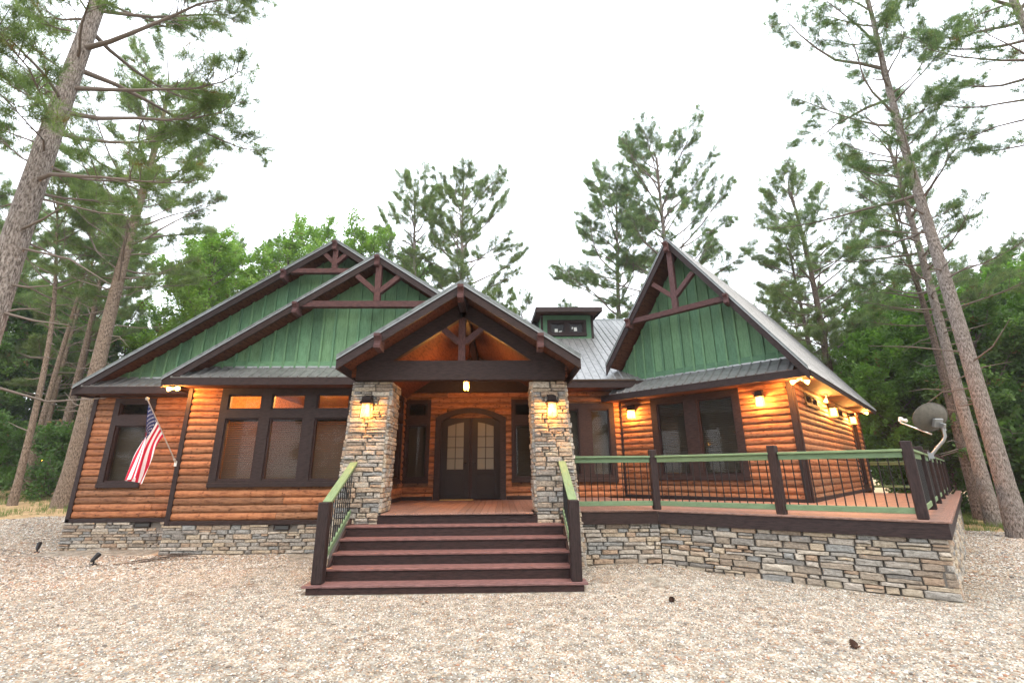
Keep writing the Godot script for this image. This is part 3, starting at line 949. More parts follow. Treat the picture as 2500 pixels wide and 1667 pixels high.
func build_door(xf: Transform3D) -> void:
	var c := -0.9
	var arc := func(hw: float, spring: float, rise: float, n: int) -> PackedVector2Array:
		var p := PackedVector2Array()
		var rad := (hw * hw + rise * rise) / (2.0 * rise)
		var a := asin(hw / rad)
		for i in n + 1:
			var t := lerpf(-a, a, float(i) / n)
			p.append(Vector2(c + rad * sin(t), spring + rise - rad + rad * cos(t)))
		return p
	var outer: PackedVector2Array = arc.call(1.0, 3.25, 0.28, 16)
	var inner: PackedVector2Array = arc.call(0.84, 3.13, 0.27, 16)
	var b := MB.new()
	var ring := PackedVector2Array([Vector2(c - 1.0, DECK + 0.002)])
	ring.append_array(outer)
	ring.append(Vector2(c + 1.0, DECK + 0.002))
	ring.append(Vector2(c + 0.84, DECK + 0.002))
	var rev := inner.duplicate()
	rev.reverse()
	ring.append_array(rev)
	ring.append(Vector2(c - 0.84, DECK + 0.002))
	b.prism(ring, -0.12, 0.07)
	var f := part(cabin, "door_frame", b.mesh(), M.trim[2], xf)
	part(f, "threshold", box_mesh(Vector3(0.9, 0.02, 0.09), 0.004), M.rug, Transform3D(Basis.IDENTITY, Vector3(-1.25, DECK + 0.012, 0.11)))
	for s in [-1.0, 1.0]:
		var p := PackedVector2Array()
		p.append(Vector2(c + s * 0.004, DECK + 0.02))
		var top: PackedVector2Array = arc.call(0.838, 3.128, 0.268, 24)
		var side := []
		for q in top:
			if (q.x - c) * s > 0.004:
				side.append(q)
		if s > 0:
			p.append(Vector2(c + 0.004, 3.395))
		else:
			p.append(Vector2(c - 0.004, 3.395))
			side.reverse()
		for q in side:
			p.append(q)
		p.append(Vector2(c + s * 0.836, DECK + 0.02))
		var d := MB.new()
		d.prism(p, -0.09, -0.045)
		var leaf := part(cabin, "door", d.mesh(), M.door, xf)
		var g0 := 0.20
		var g1 := 0.66
		for col in 2:
			for row in 4:
				var x0 := g0 + col * 0.236
				var x1 := x0 + 0.218
				var y0 := 1.83 + row * 0.302
				var ya := y0 + 0.284
				var yb := ya
				if row == 3:
					ya = 3.165 - 0.30 * x0 * x0 - 0.02
					yb = 3.165 - 0.30 * x1 * x1 - 0.02
				var q := MB.new()
				q.prism(PackedVector2Array([Vector2(c + s * x0, y0), Vector2(c + s * x1, y0), Vector2(c + s * x1, yb), Vector2(c + s * x0, ya)]), -0.046, -0.038)
				part(leaf, "pane", q.mesh(), M.frost)
		for col in 2:
			part(leaf, "muntin", box_mesh(Vector3(0.018, 1.3, 0.02), 0.004), M.bronze, Transform3D(Basis.IDENTITY, Vector3(c + s * (g0 - 0.009 + 0.236 * (col + 1) - (0 if col == 0 else 0)), 2.45, -0.035)))
		for row in 3:
			part(leaf, "muntin", box_mesh(Vector3(0.46, 0.018, 0.02), 0.004), M.bronze, Transform3D(Basis.IDENTITY, Vector3(c + s * 0.427, 2.123 + row * 0.302, -0.0352)))
		part(leaf, "raised_panel", box_mesh(Vector3(0.5, 0.56, 0.024), 0.011), M.door, Transform3D(Basis.IDENTITY, Vector3(c + s * 0.43, 1.42, -0.036)))
		part(leaf, "astragal", box_mesh(Vector3(0.05, 2.3, 0.02), 0.004), M.trim[0], Transform3D(Basis.IDENTITY, Vector3(c + s * 0.03, 2.2, -0.036)))
		var h := MB.new()
		h.tube(PackedVector3Array([Vector3(c + s * 0.1, 2.0, -0.05), Vector3(c + s * 0.1, 2.0, 0.02), Vector3(c + s * 0.16, 2.0, 0.03), Vector3(c + s * 0.2, 1.99, 0.03)]), PackedFloat32Array([0.02, 0.012, 0.01, 0.009]), 8)
		part(leaf, "handle", h.mesh(), M.bronze)

func build_dormer() -> void:
	var xf := frame(Vector3.RIGHT, Vector3(0, 0, -17.0))
	var b := MB.new()
	b.holed([1.55, 3.52, 6.5, 7.66], [[1.76, 3.28, 6.8, 7.45]], -0.12, 0.0)
	var d := part(cabin, "dormer", b.mesh(), M.green[1], xf)
	for x in [1.55, 3.47]:
		var s := MB.new()
		s.prism(PackedVector2Array([Vector2(0.12, 6.5), Vector2(0.12, 7.66), Vector2(2.4, 8.0), Vector2(2.4, 7.9)]), 0.0, 0.05)
		part(d, "dormer_side", s.mesh(), M.green[2], Transform3D(Basis(Vector3(0, 0, -1), Vector3.UP, Vector3(1, 0, 0)), Vector3(x, 0, 0)))
		part(d, "corner_board", box_mesh(Vector3(0.09, 1.1, 0.04), 0.005), M.trim[0], Transform3D(Basis.IDENTITY, Vector3(x + (-0.0 if x < 2 else 0.05), 7.1, 0.012)))
	part(d, "sill_board", box_mesh(Vector3(1.96, 0.12, 0.03), 0.005), M.green[3], Transform3D(Basis.IDENTITY, Vector3(2.535, 6.70, 0.008)))
	var panes := [[1.88, 2.44, 6.93, 7.33, 0], [2.6, 3.16, 6.93, 7.33, 0]]
	var w := window(xf, [1.76, 3.28, 6.8, 7.45], panes)
	for p in [[2.11, 7.03, 0.12, 0.15, 0.0], [2.27, 7.0, 0.12, 0.04, 0.2], [2.86, 7.09, 0.12, 0.15, 0.05], [2.74, 7.14, 0.04, 0.09, -0.3]]:
		part(w, "sticker", box_mesh(Vector3(p[2], p[3], 0.003), 0.0), M.white, Transform3D(Basis(Vector3.BACK, p[4]), Vector3(p[0], p[1], -0.012)))
	part(d, "dormer_back", box_mesh(Vector3(1.9, 0.9, 0.02), 0.0), M.dark_room, Transform3D(Basis.IDENTITY, Vector3(2.5, 7.2, -0.5)))
	roof_plane(Vector3(1.27, 8.12, -19.4), Vector3(3.8, 8.12, -19.4), Vector3(0, -0.13, 1), 3.06, "dormer_roof")
	timber(cabin, "fascia", Vector3(1.26, 7.675, -16.37), Vector3(3.81, 7.675, -16.37), 0.19, 0.04, M.trim[2])
	for x in [1.29, 3.78]:
		timber(cabin, "fascia", Vector3(x, 7.67, -16.4), Vector3(x, 8.04, -19.3), 0.19, 0.04, M.trim[1])

# ------------------------------------------------------------------ columns, stairs, deck
func build_columns() -> void:
	for c in [[-2.91, -2.20, -3.15, -2.30, "stone porch column to the left of the front steps"], [0.59, 1.24, 0.655, 1.50, "stone porch column to the right of the front steps"]]:
		var t := thing("stone_column", c[4], "column", Transform3D.IDENTITY, "stone columns of the porch")
		var top := 3.475
		var b := MB.new()
		b.prism(PackedVector2Array([Vector2(c[2], -0.1), Vector2(c[3], -0.1), Vector2(c[1], top), Vector2(c[0], top)]), -9.72, -9.03)
		part(t, "core", b.mesh(), M.mortar)
		var low := 0.84 if c[0] < 0 else 0.0
		stones(t, Transform3D(Basis.IDENTITY, Vector3(0, 0, -9.03)), low, top, func(y): return lerpf(c[2], c[0], y / top), func(y): return lerpf(c[3], c[1], y / top), [], 0.05)
		# inner side (towards the steps) and outer side
		var yi := Vector3(c[1] - c[3], top, 0).normalized() if c[0] < 0 else Vector3(c[0] - c[2], top, 0).normalized()
		var yo := Vector3(c[0] - c[2], top, 0).normalized() if c[0] < 0 else Vector3(c[1] - c[3], top, 0).normalized()
		if c[0] < 0:
			stones(t, Transform3D(Basis(Vector3(0, 0, -1), yi, Vector3(0, 0, -1).cross(yi)), Vector3(c[3], 0, -9.0)), 1.03, top, func(_y): return 0.0, func(_y): return 0.74, [], 0.04)
			stones(t, Transform3D(Basis(Vector3(0, 0, 1), yo, Vector3(0, 0, 1).cross(yo)), Vector3(c[2], 0, -9.74)), 0.0, top, func(_y): return 0.0, func(_y): return 0.74, [], 0.04)
		else:
			stones(t, Transform3D(Basis(Vector3(0, 0, 1), yi, Vector3(0, 0, 1).cross(yi)), Vector3(c[2], 0, -9.74)), 1.03, top, func(_y): return 0.0, func(_y): return 0.74, [], 0.04)
			stones(t, Transform3D(Basis(Vector3(0, 0, -1), yo, Vector3(0, 0, -1).cross(yo)), Vector3(c[3], 0, -9.0)), 0.0, top, func(_y): return 0.0, func(_y): return 0.74, [], 0.04)

func build_stairs() -> void:
	var t := thing("porch_stairs", "wide reddish brown wooden steps with dark risers leading up to the porch", "stairs")
	for i in 5:
		var z := -7.6 - 0.28 * i
		var y := 0.13 + 0.178 * i
		var x0 := -2.99 if i == 0 else -2.77
		var x1 := 1.29 if i == 0 else 1.10
		part(t, "tread", box_mesh(Vector3(x1 - x0, 0.035, 0.155), 0.006), pick(M.tread), Transform3D(Basis.IDENTITY, Vector3((x0 + x1) * 0.5, y - 0.0175, z - 0.0775)))
		part(t, "tread", box_mesh(Vector3(x1 - x0, 0.035, 0.15), 0.005), pick(M.tread), Transform3D(Basis.IDENTITY, Vector3((x0 + x1) * 0.5, y - 0.0175, z - 0.235)))
		var h := 0.142 if i > 0 else 0.17
		part(t, "riser", box_mesh(Vector3(x1 - x0 - 0.03 if i > 0 else x1 - x0 - 0.12, h, 0.025), 0.003), pick(M.riser), Transform3D(Basis.IDENTITY, Vector3((x0 + x1) * 0.5, y - 0.036 - h * 0.5, z - 0.04)))
	part(t, "riser", box_mesh(Vector3(2.95, 0.142, 0.025), 0.003), pick(M.riser), Transform3D(Basis.IDENTITY, Vector3(-0.82, DECK - 0.107, -9.02)))
	for x in [-2.765, 1.095]:
		var b := MB.new()
		b.prism(PackedVector2Array([Vector2(7.62, -0.08), Vector2(7.62, 0.08), Vector2(9.0, 0.95), Vector2(9.0, -0.08)]), -0.02, 0.02)
		part(t, "stringer", b.mesh(), M.riser[1], Transform3D(Basis(Vector3(0, 0, -1), Vector3.UP, Vector3(1, 0, 0)), Vector3(x, 0, 0)))

func baluster(parent: Node3D, at: Vector3, h: float) -> void:
	var key := "bal %.2f" % h
	if not boxes.has(key):
		var b := MB.new()
		b.tube(PackedVector3Array([Vector3.ZERO, Vector3(0, h, 0)]), PackedFloat32Array([0.0095, 0.0095]), 7)
		boxes[key] = b.mesh()
	part(parent, "baluster", boxes[key], M.black, Transform3D(Basis.IDENTITY, at))

func post(parent: Node3D, at: Vector3, h: float, turn := 0.0, size := 0.14) -> void:
	part(parent, "post", box_mesh(Vector3(h, size, size), 0.012), pick(M.trim), Transform3D(Basis(Vector3.UP, turn) * Basis(Vector3.UP, Vector3.LEFT, Vector3.BACK), at + Vector3(0, h * 0.5, 0)))

func build_stair_rails() -> void:
	for s in [[-2.80, "green topped stair railing beside the left stone column", -1.0], [1.135, "green topped stair railing beside the right stone column", 1.0]]:
		var t := thing("stair_railing", s[1], "railing", Transform3D.IDENTITY, "railings of the front steps")
		var x: float = s[0]
		post(t, Vector3(x, 0.13, -7.74), 1.17, 0, 0.165)
		var a := Vector3(x, 1.29, -7.80)
		var b := Vector3(x, 1.93, -9.02)
		var slope := (b - a).normalized()
		timber(t, "top_rail", a, b, 0.04, 0.14, M.rail[0])
		timber(t, "under_rail", a + Vector3(0, -0.07, 0), b + Vector3(0, -0.07, 0), 0.09, 0.045, M.rail[1])
		timber(t, "bottom_rail", Vector3(x, 0.40, -7.80), Vector3(x, 1.06, -9.02), 0.09, 0.045, M.rail[2])
		var n := 11
		for i in n:
			var f := (i + 0.7) / (n + 0.4)
			var lo := lerpf(0.42, 1.08, f)
			var hi := lerpf(1.19, 1.83, f)
			baluster(t, Vector3(x, lo, lerpf(-7.80, -9.02, f)), hi - lo)

const EDGE := [Vector2(1.42, -9.2), Vector2(2.95, -9.2), Vector2(6.25, -6.75), Vector2(16.0, -16.5)]

func build_deck() -> void:
	var t := thing("timber_deck", "raised reddish brown timber deck with dark edge boards and ledger stone skirt", "deck")
	# boards of the porch run front to back
	var x := -2.79
	while x < 3.0:
		var xm := x + 0.07
		var z1 := -9.18
		if xm > -2.24 and xm < 0.62: z1 = -8.965
		elif xm < 1.46: z1 = -9.76
		var z0 := -13.28 if xm < 1.25 else -14.18
		if xm < -2.6: z1 = -11.38
		part(t, "deck_board", box_mesh(Vector3(z1 - z0, 0.028, 0.136), 0.004), pick(M.deck), Transform3D(Basis(Vector3(0, 0, 1), Vector3.UP, Vector3(-1, 0, 0)), Vector3(xm, DECK - 0.014, (z0 + z1) * 0.5)))
		x += 0.14
	# boards of the turned part run along its front edge
	var a: Vector2 = EDGE[1]
	var b: Vector2 = EDGE[2]
	var dir := (b - a).normalized()
	var inn := Vector2(dir.y, -dir.x)
	if inn.y > 0: inn = -inn
	var sidedir := Vector2(S2, -S2)
	for i in 74:
		var off := 0.05 + i * 0.14
		var o := a + inn * (off - 0.0)
		# right end: on the side edge; left end: on the line from the bend to the inner corner, or on the wing's side wall
		var rp = Geometry2D.line_intersects_line(o, dir, b, sidedir)
		if rp == null:
			continue
		var rr: Vector2 = rp
		rr += dir * 0.03
		var lp = Geometry2D.line_intersects_line(o, dir, a, Vector2(0.02, -1))
		var ll: Vector2 = lp
		if ll.x < 3.0: ll = o + dir * ((3.0 - o.x) / dir.x)
		var hitw = Geometry2D.line_intersects_line(o, dir, Vector2(7.0, -10.85), sidedir)
		if hitw != null and (hitw as Vector2).y < -10.85:
			ll = hitw
		elif hitw != null:
			# in front of the wing: stop where the board meets its front wall
			var hf = Geometry2D.line_intersects_line(o, dir, Vector2(7.0, -10.85), Vector2(-S2, -S2))
			if hf != null and (hf as Vector2).x > 3.0 and (hf as Vector2).x < 7.0 and dir.angle() < 0.78:
				pass
		if rr.distance_to(ll) < 0.1 or rr.x < ll.x or ll.y < -17.5:
			continue
		timber(t, "deck_board", Vector3(ll.x, DECK - 0.0145, ll.y), Vector3(rr.x, DECK - 0.0145, rr.y), 0.028, 0.136, pick(M.deck), Vector3.UP, 0.004)
	# edge boards and stone skirt
	for i in 3:
		var p: Vector2 = EDGE[i]
		var q: Vector2 = EDGE[i + 1]
		var d := (q - p).normalized()
		var out := Vector2(-d.y, d.x)
		if i == 2: out = Vector2(S2, S2)
		elif out.y < 0: out = -out
		var e := 0.035
		timber(t, "edge_board", Vector3(p.x, 0.885, p.y) - Vector3(out.x, 0, out.y) * 0.02, Vector3(q.x, 0.885, q.y) - Vector3(out.x, 0, out.y) * 0.02, 0.215, 0.04, pick(M.trim))
		timber(t, "edge_cap", Vector3(p.x, DECK - 0.012, p.y) - Vector3(out.x, 0, out.y) * 0.05, Vector3(q.x, DECK - 0.012, q.y) - Vector3(out.x, 0, out.y) * 0.05, 0.03, 0.14, pick(M.deck), Vector3.UP, 0.006)
		var ip := p - out * 0.11
		var iq := q - out * 0.11
		if i == 1: iq -= d * 0.06
		if i == 2: ip += d * 0.06
		var len := ip.distance_to(iq)
		var xf := frame(Vector3(d.x, 0, d.y), Vector3(ip.x, 0, ip.y))
		var w := MB.new()
		w.box(Vector3(len * 0.5, 0.34, -0.06), Vector3(len, 0.9, 0.1))
		var sk := part(t, "stone_skirt", w.mesh(), M.mortar, xf)
		if i == 2:
			stones(sk, Transform3D.IDENTITY, -0.08, 0.785, func(_y): return 0.0, func(_y): return 9.0, [], 0.05, 290)
		else:
			stones(sk, Transform3D.IDENTITY, -0.08, 0.785, func(_y): return -0.02, func(_y): return len + 0.03, [], 0.055)

func build_deck_railing() -> void:
	var t := thing("deck_railing", "green deck railing with dark brown posts and thin black balusters", "railing")
	var posts := [Vector2(3.01, -9.42), Vector2(4.71, -8.12), Vector2(6.2, -7.08), Vector2(7.9, -8.78), Vector2(9.42, -10.30), Vector2(11.0, -11.88), Vector2(12.6, -13.48), Vector2(14.2, -15.08), Vector2(15.55, -16.43), Vector2(13.95, -18.0)]
	var run := [Vector2(1.44, -9.42)]
	run.append_array(posts)
	for i in posts.size():
		var turn := 0.0 if i == 0 else (0.64 if i < 2 else 0.78)
		post(t, Vector3(posts[i].x, DECK, posts[i].y), 1.13, turn)
	for i in run.size() - 1:
		var p: Vector2 = run[i]
		var q: Vector2 = run[i + 1]
		var d := (q - p).normalized()
		var a := p + d * (0.07 if i > 0 else 0.0)
		var b := q - d * 0.07
		var A := Vector3(a.x, 0, a.y)
		var B := Vector3(b.x, 0, b.y)
		var U := Vector3.UP
		timber(t, "top_rail", A + U * 2.012, B + U * 2.012, 0.038, 0.14, pick(M.rail))
		timber(t, "under_rail", A + U * 1.947, B + U * 1.947, 0.09, 0.04, pick(M.rail))
		timber(t, "bottom_rail", A + U * 1.135, B + U * 1.135, 0.09, 0.04, pick(M.rail))
		var n: int = int(a.distance_to(b) / 0.125)
		for k in n:
			var f := (k + 0.5) / n
			var pt := A.lerp(B, f)
			baluster(t, pt + U * 1.17, 0.74)

# ------------------------------------------------------------------ ground
func gh(x: float, z: float) -> float:
	var s := -x - z - 23.0
	var h := 1.6 * (1.0 - exp(-s / 22.0)) if s > 0.0 else 0.0
	h += 0.10 * exp(-((x - 2.3) * (x - 2.3) / 1.6 + (z + 9.4) * (z + 9.4) / 0.9))
	h -= 0.03 * exp(-((x - 6.0) * (x - 6.0) / 2.0 + (z + 6.5) * (z + 6.5) / 2.0))
	return h

func ring_sheet(radii: Array, sectors: int, lift: float, edge: Callable) -> ArrayMesh:
	var rows := []
	for r in radii:
		var row := PackedVector3Array()
		for j in sectors + 1:
			var a := TAU * j / sectors
			var rr: float = edge.call(r, a)
			var x := rr * sin(a)
			var z := -rr * cos(a)
			row.append(Vector3(x, gh(x, z) + lift, z))
		rows.append(row)
	var b := MB.new()
	b.sheet(rows, Vector3.UP)
	return b.mesh()

var edge_seen := {}
func gravel_edge_at(a: float) -> float:
	var k := int(a * 50.0)
	if not edge_seen.has(k):
		edge_seen[k] = gravel_edge(k / 50.0)
	return edge_seen[k]

func gravel_edge(a: float) -> float:
	var f := FastNoiseLite.new()
	f.seed = 3
	f.frequency = 0.8
	var r := 21.4 + 1.1 * f.get_noise_2d(cos(a) * 6, sin(a) * 6)
	if sin(a) > 0.3 and cos(a) > 0.2:
		r -= 1.6
	return r

func build_ground() -> void:
	var rad := []
	for i in 40:
		rad.append(0.02 + 0.6 * i if i < 36 else 21.0 + (i - 35) * 2.0)
	for r in [34.0, 40.0, 48.0, 60.0, 80.0, 120.0, 200.0, 400.0]:
		rad.append(r)
	structure("ground", ring_sheet(rad, 96, -0.05, func(r, _a): return r), M.floor)
	var rg := []
	for i in 37:
		rg.append(i / 36.0)
	structure("gravel_yard", ring_sheet(rg, 160, 0.0, func(r, a): return max(0.02, r * gravel_edge(a))), M.gravel)
	scatter_pebbles()
	scatter_litter()

func in_building(x: float, z: float) -> bool:
	if z < -7.55 and x > -3.0 and x < 1.3: return true
	if z < -9.15 and x > -3.2 and x < 3.0: return true
	if z < -11.35 and x > -10.75: return x < 6.3 or x + z < -0.62
	if x >= 2.9 and z < -9.2 + (x - 2.95) * 0.742 and x < 6.35: return true
	if x >= 6.2 and x + z > -0.62 + 0.0: return false
	return x > 6.2 and z < -6.8 and x + z < -0.62

func multi(parent: Node3D, called: String, mesh: Mesh, m: Material, buf: PackedFloat32Array) -> MultiMeshInstance3D:
	var mm := MultiMesh.new()
	mm.transform_format = MultiMesh.TRANSFORM_3D
	mm.use_colors = true
	mm.mesh = mesh
	mm.instance_count = buf.size() / 16
	mm.buffer = buf
	var o := MultiMeshInstance3D.new()
	o.name = called
	o.multimesh = mm
	o.material_override = m
	parent.add_child(o, true)
	return o

func push(buf: PackedFloat32Array, b: Basis, o: Vector3, c: Color) -> void:
	buf.append_array([b.x.x, b.y.x, b.z.x, o.x, b.x.y, b.y.y, b.z.y, o.y, b.x.z, b.y.z, b.z.z, o.z, c.r, c.g, c.b, 1.0])

func blob(sd: int) -> ArrayMesh:
	var r := RandomNumberGenerator.new()
	r.seed = sd
	var dirs := [Vector3(1, 0, 0), Vector3(-1, 0, 0), Vector3(0, 1, 0), Vector3(0, -1, 0), Vector3(0, 0, 1), Vector3(0, 0, -1)]
	var p := []
	for d in dirs:
		p.append((d as Vector3) * r.randf_range(0.75, 1.2) + Vector3(r.randf_range(-0.2, 0.2), r.randf_range(-0.2, 0.2), r.randf_range(-0.2, 0.2)))
	var b := MB.new()
	for x in [0, 1]:
		for y in [2, 3]:
			for z in [4, 5]:
				var c: Vector3 = (p[x] + p[y] + p[z]).normalized() * 0.85
				b.tri(p[x], p[y], c, c); b.tri(p[y], p[z], c, c); b.tri(p[z], p[x], c, c)
	return b.mesh()

func scatter_pebbles() -> void:
	var holder := MultiMeshInstance3D.new()
	var pal := [Color8(226, 214, 196), Color8(206, 190, 168), Color8(236, 230, 220), Color8(190, 170, 148), Color8(214, 196, 178), Color8(168, 156, 144), Color8(240, 236, 230), Color8(198, 168, 140), Color8(150, 148, 146), Color8(176, 134, 108), Color8(120, 108, 98)]
	for q in pal.size():
		pal[q] = (pal[q] as Color).srgb_to_linear()
	var r := RandomNumberGenerator.new()
	r.seed = 44
	var buf := PackedFloat32Array()
	var want := 330000
	for i in want:
		var d := sqrt(lerpf(16.0, 130.0, r.randf()))
		var a := r.randf_range(-0.96, 0.96)
		var far := i > 150000
		if far:
			d = sqrt(lerpf(120.0, 480.0, r.randf()))
			a = r.randf_range(0.55, 1.0) if r.randf() < 0.45 else r.randf_range(-1.0, -0.4)
			if d > gravel_edge_at(a): continue
		var x := d * sin(a)
		var z := -d * cos(a)
		if in_building(x, z):
			continue
		var s := r.randf_range(0.004, 0.011)
		if r.randf() < 0.04: s *= 1.9
		if far: s *= 1.5
		var bs := Basis(Vector3.UP, r.randf() * TAU) * Basis(Vector3.RIGHT, r.randf_range(-0.5, 0.5))
		bs = bs.scaled_local(Vector3(s * r.randf_range(0.8, 1.5), s * 0.75, s))
		push(buf, bs, Vector3(x, gh(x, z) + s * 0.25, z), pal[r.randi() % pal.size()] * r.randf_range(0.6, 0.85))
	holder.free()
	var o := multi(self, "gravel_stones", blob(3), M.pebble, buf)
	o.set_meta("kind", "stuff")
	o.set_meta("label", "loose pale gravel stones spread over the yard")
	o.set_meta("category", "gravel")

func scatter_litter() -> void:
	# fallen pine needles and twigs lying in drifts on the gravel
	var b := MB.new()
	b.tube(PackedVector3Array([Vector3(-0.5, 0, 0), Vector3(0, 0.02, 0.05), Vector3(0.5, 0, 0)]), PackedFloat32Array([0.02, 0.022, 0.012]), 4)
	var r := RandomNumberGenerator.new()
	r.seed = 91
	var f := FastNoiseLite.new()
	f.seed = 12
	f.frequency = 0.5
	var buf := PackedFloat32Array()
	for i in 60000:
		var d := sqrt(lerpf(16.0, 420.0, r.randf()))
		var a := r.randf_range(-1.0, 1.0)
		var x := d * sin(a)
		var z := -d * cos(a)
		if in_building(x, z) and z > -11.3:
			continue
		if z < -11.3 and x > -10.8 and x < 16:
			continue
		var v := f.get_noise_2d(x, z * 1.6)
		var along := 0.0
		if z < -10.6 and x < -3.2: along = 0.32      # drift along the foundation
		if x > 6.2 and x + z > -0.6 and x + z < 0.5: along = 0.25
		if v + along < 0.30 + r.randf() * 0.25:
			continue
		var s := r.randf_range(0.04, 0.13)
		var bs := Basis(Vector3.UP, r.randf() * TAU).scaled_local(Vector3(s, 0.08, 0.08))
		var c := Color8(150, 112, 80).lerp(Color8(96, 68, 50), r.randf()).srgb_to_linear()
		push(buf, bs, Vector3(x, gh(x, z) + 0.008, z), c)
	var o := multi(self, "pine_straw", b.mesh(), M.pebble, buf)
	o.set_meta("kind", "stuff")
	o.set_meta("label", "brown fallen pine needles and twigs in drifts on the gravel")
	o.set_meta("category", "litter")
	# grass at the edge of the wood
	var g := MB.new()
	for k in 5:
		var a := TAU * k / 5.0
		var o2 := Vector3(cos(a), 0, sin(a)) * 0.03
		var side := Vector3(-sin(a), 0, cos(a)) * 0.006
		g.tri(o2 - side, o2 + side, o2 * 3.0 + Vector3(0, 0.2, 0), Vector3(cos(a), 0.3, sin(a)))
	var gb := PackedFloat32Array()
	for i in 22000:
		var d := r.randf_range(18.6, 34.0)
		var a := r.randf_range(0.55, 1.05) if r.randf() < 0.8 else r.randf_range(-1.05, -0.6)
		if a < 0: d += 4.0
		var x := d * sin(a)
		var z := -d * cos(a)
		if d < gravel_edge(a) + r.randf_range(-0.4, 0.8):
			continue
		if a > 0 and x < 15.5 and z < -15: continue
		if f.get_noise_2d(x * 0.8, z * 0.8) < -0.1: continue
		var s := r.randf_range(0.5, 1.2)
		push(gb, Basis(Vector3.UP, r.randf() * TAU).scaled(Vector3(s, s, s)), Vector3(x, gh(x, z) - 0.05, z), Color(0.10, 0.17, 0.05).lerp(Color(0.2, 0.24, 0.09), r.randf()))
	var go := multi(self, "grass", g.mesh(), M.leaf, gb)
	go.set_meta("kind", "stuff")
	go.set_meta("label", "sparse green grass at the edge of the wood")
	go.set_meta("category", "grass")

# ------------------------------------------------------------------ trees
var tufts := {}
func tuft(kind: String) -> ArrayMesh:
	if tufts.has(kind):
		return tufts[kind]
	var r := RandomNumberGenerator.new()
	r.seed = 17
	var b := MB.new()
	if kind == "leaf":
		for i in 8:
			var c := Vector3(r.randfn(0, 0.11), r.randfn(0, 0.08), r.randfn(0, 0.11))
			var a := Vector3(r.randfn(0, 1), r.randfn(0, 0.5), r.randfn(0, 1)).normalized()
			var s := a.cross(Vector3(r.randfn(0, 0.4), 1, r.randfn(0, 0.4))).normalized()
			var l := r.randf_range(0.055, 0.085)
			var up := a.cross(s)
			b.quad(c - a * l, c + s * l * 0.5, c + a * l, c - s * l * 0.5, up)
	else:
		var n := 34 if kind == "near" else 20
		var w := 0.0040 if kind == "near" else 0.0050
		for i in n:
			var az := r.randf() * TAU
			var el := r.randf_range(0.25, 1.75)
			var d := Vector3(cos(az) * sin(el), sin(az) * sin(el), cos(el))
			var s := d.cross(Vector3(r.randfn(0, 1), r.randfn(0, 1), r.randfn(0, 1))).normalized()
			var o := Vector3(0, 0, r.randf_range(-0.10, 0.05))
			var l := r.randf_range(0.13, 0.22)
			b.tri(o - s * w, o + s * w, o + d * l, s.cross(d))
	tufts[kind] = b.mesh()
	return tufts[kind]

func aim(d: Vector3, s: float) -> Basis:
	var z := d.normalized()
	var x := z.cross(Vector3(0.2, 0.97, 0.13)).normalized()
	return Basis(x, z.cross(x), z).scaled(Vector3(s, s, s))

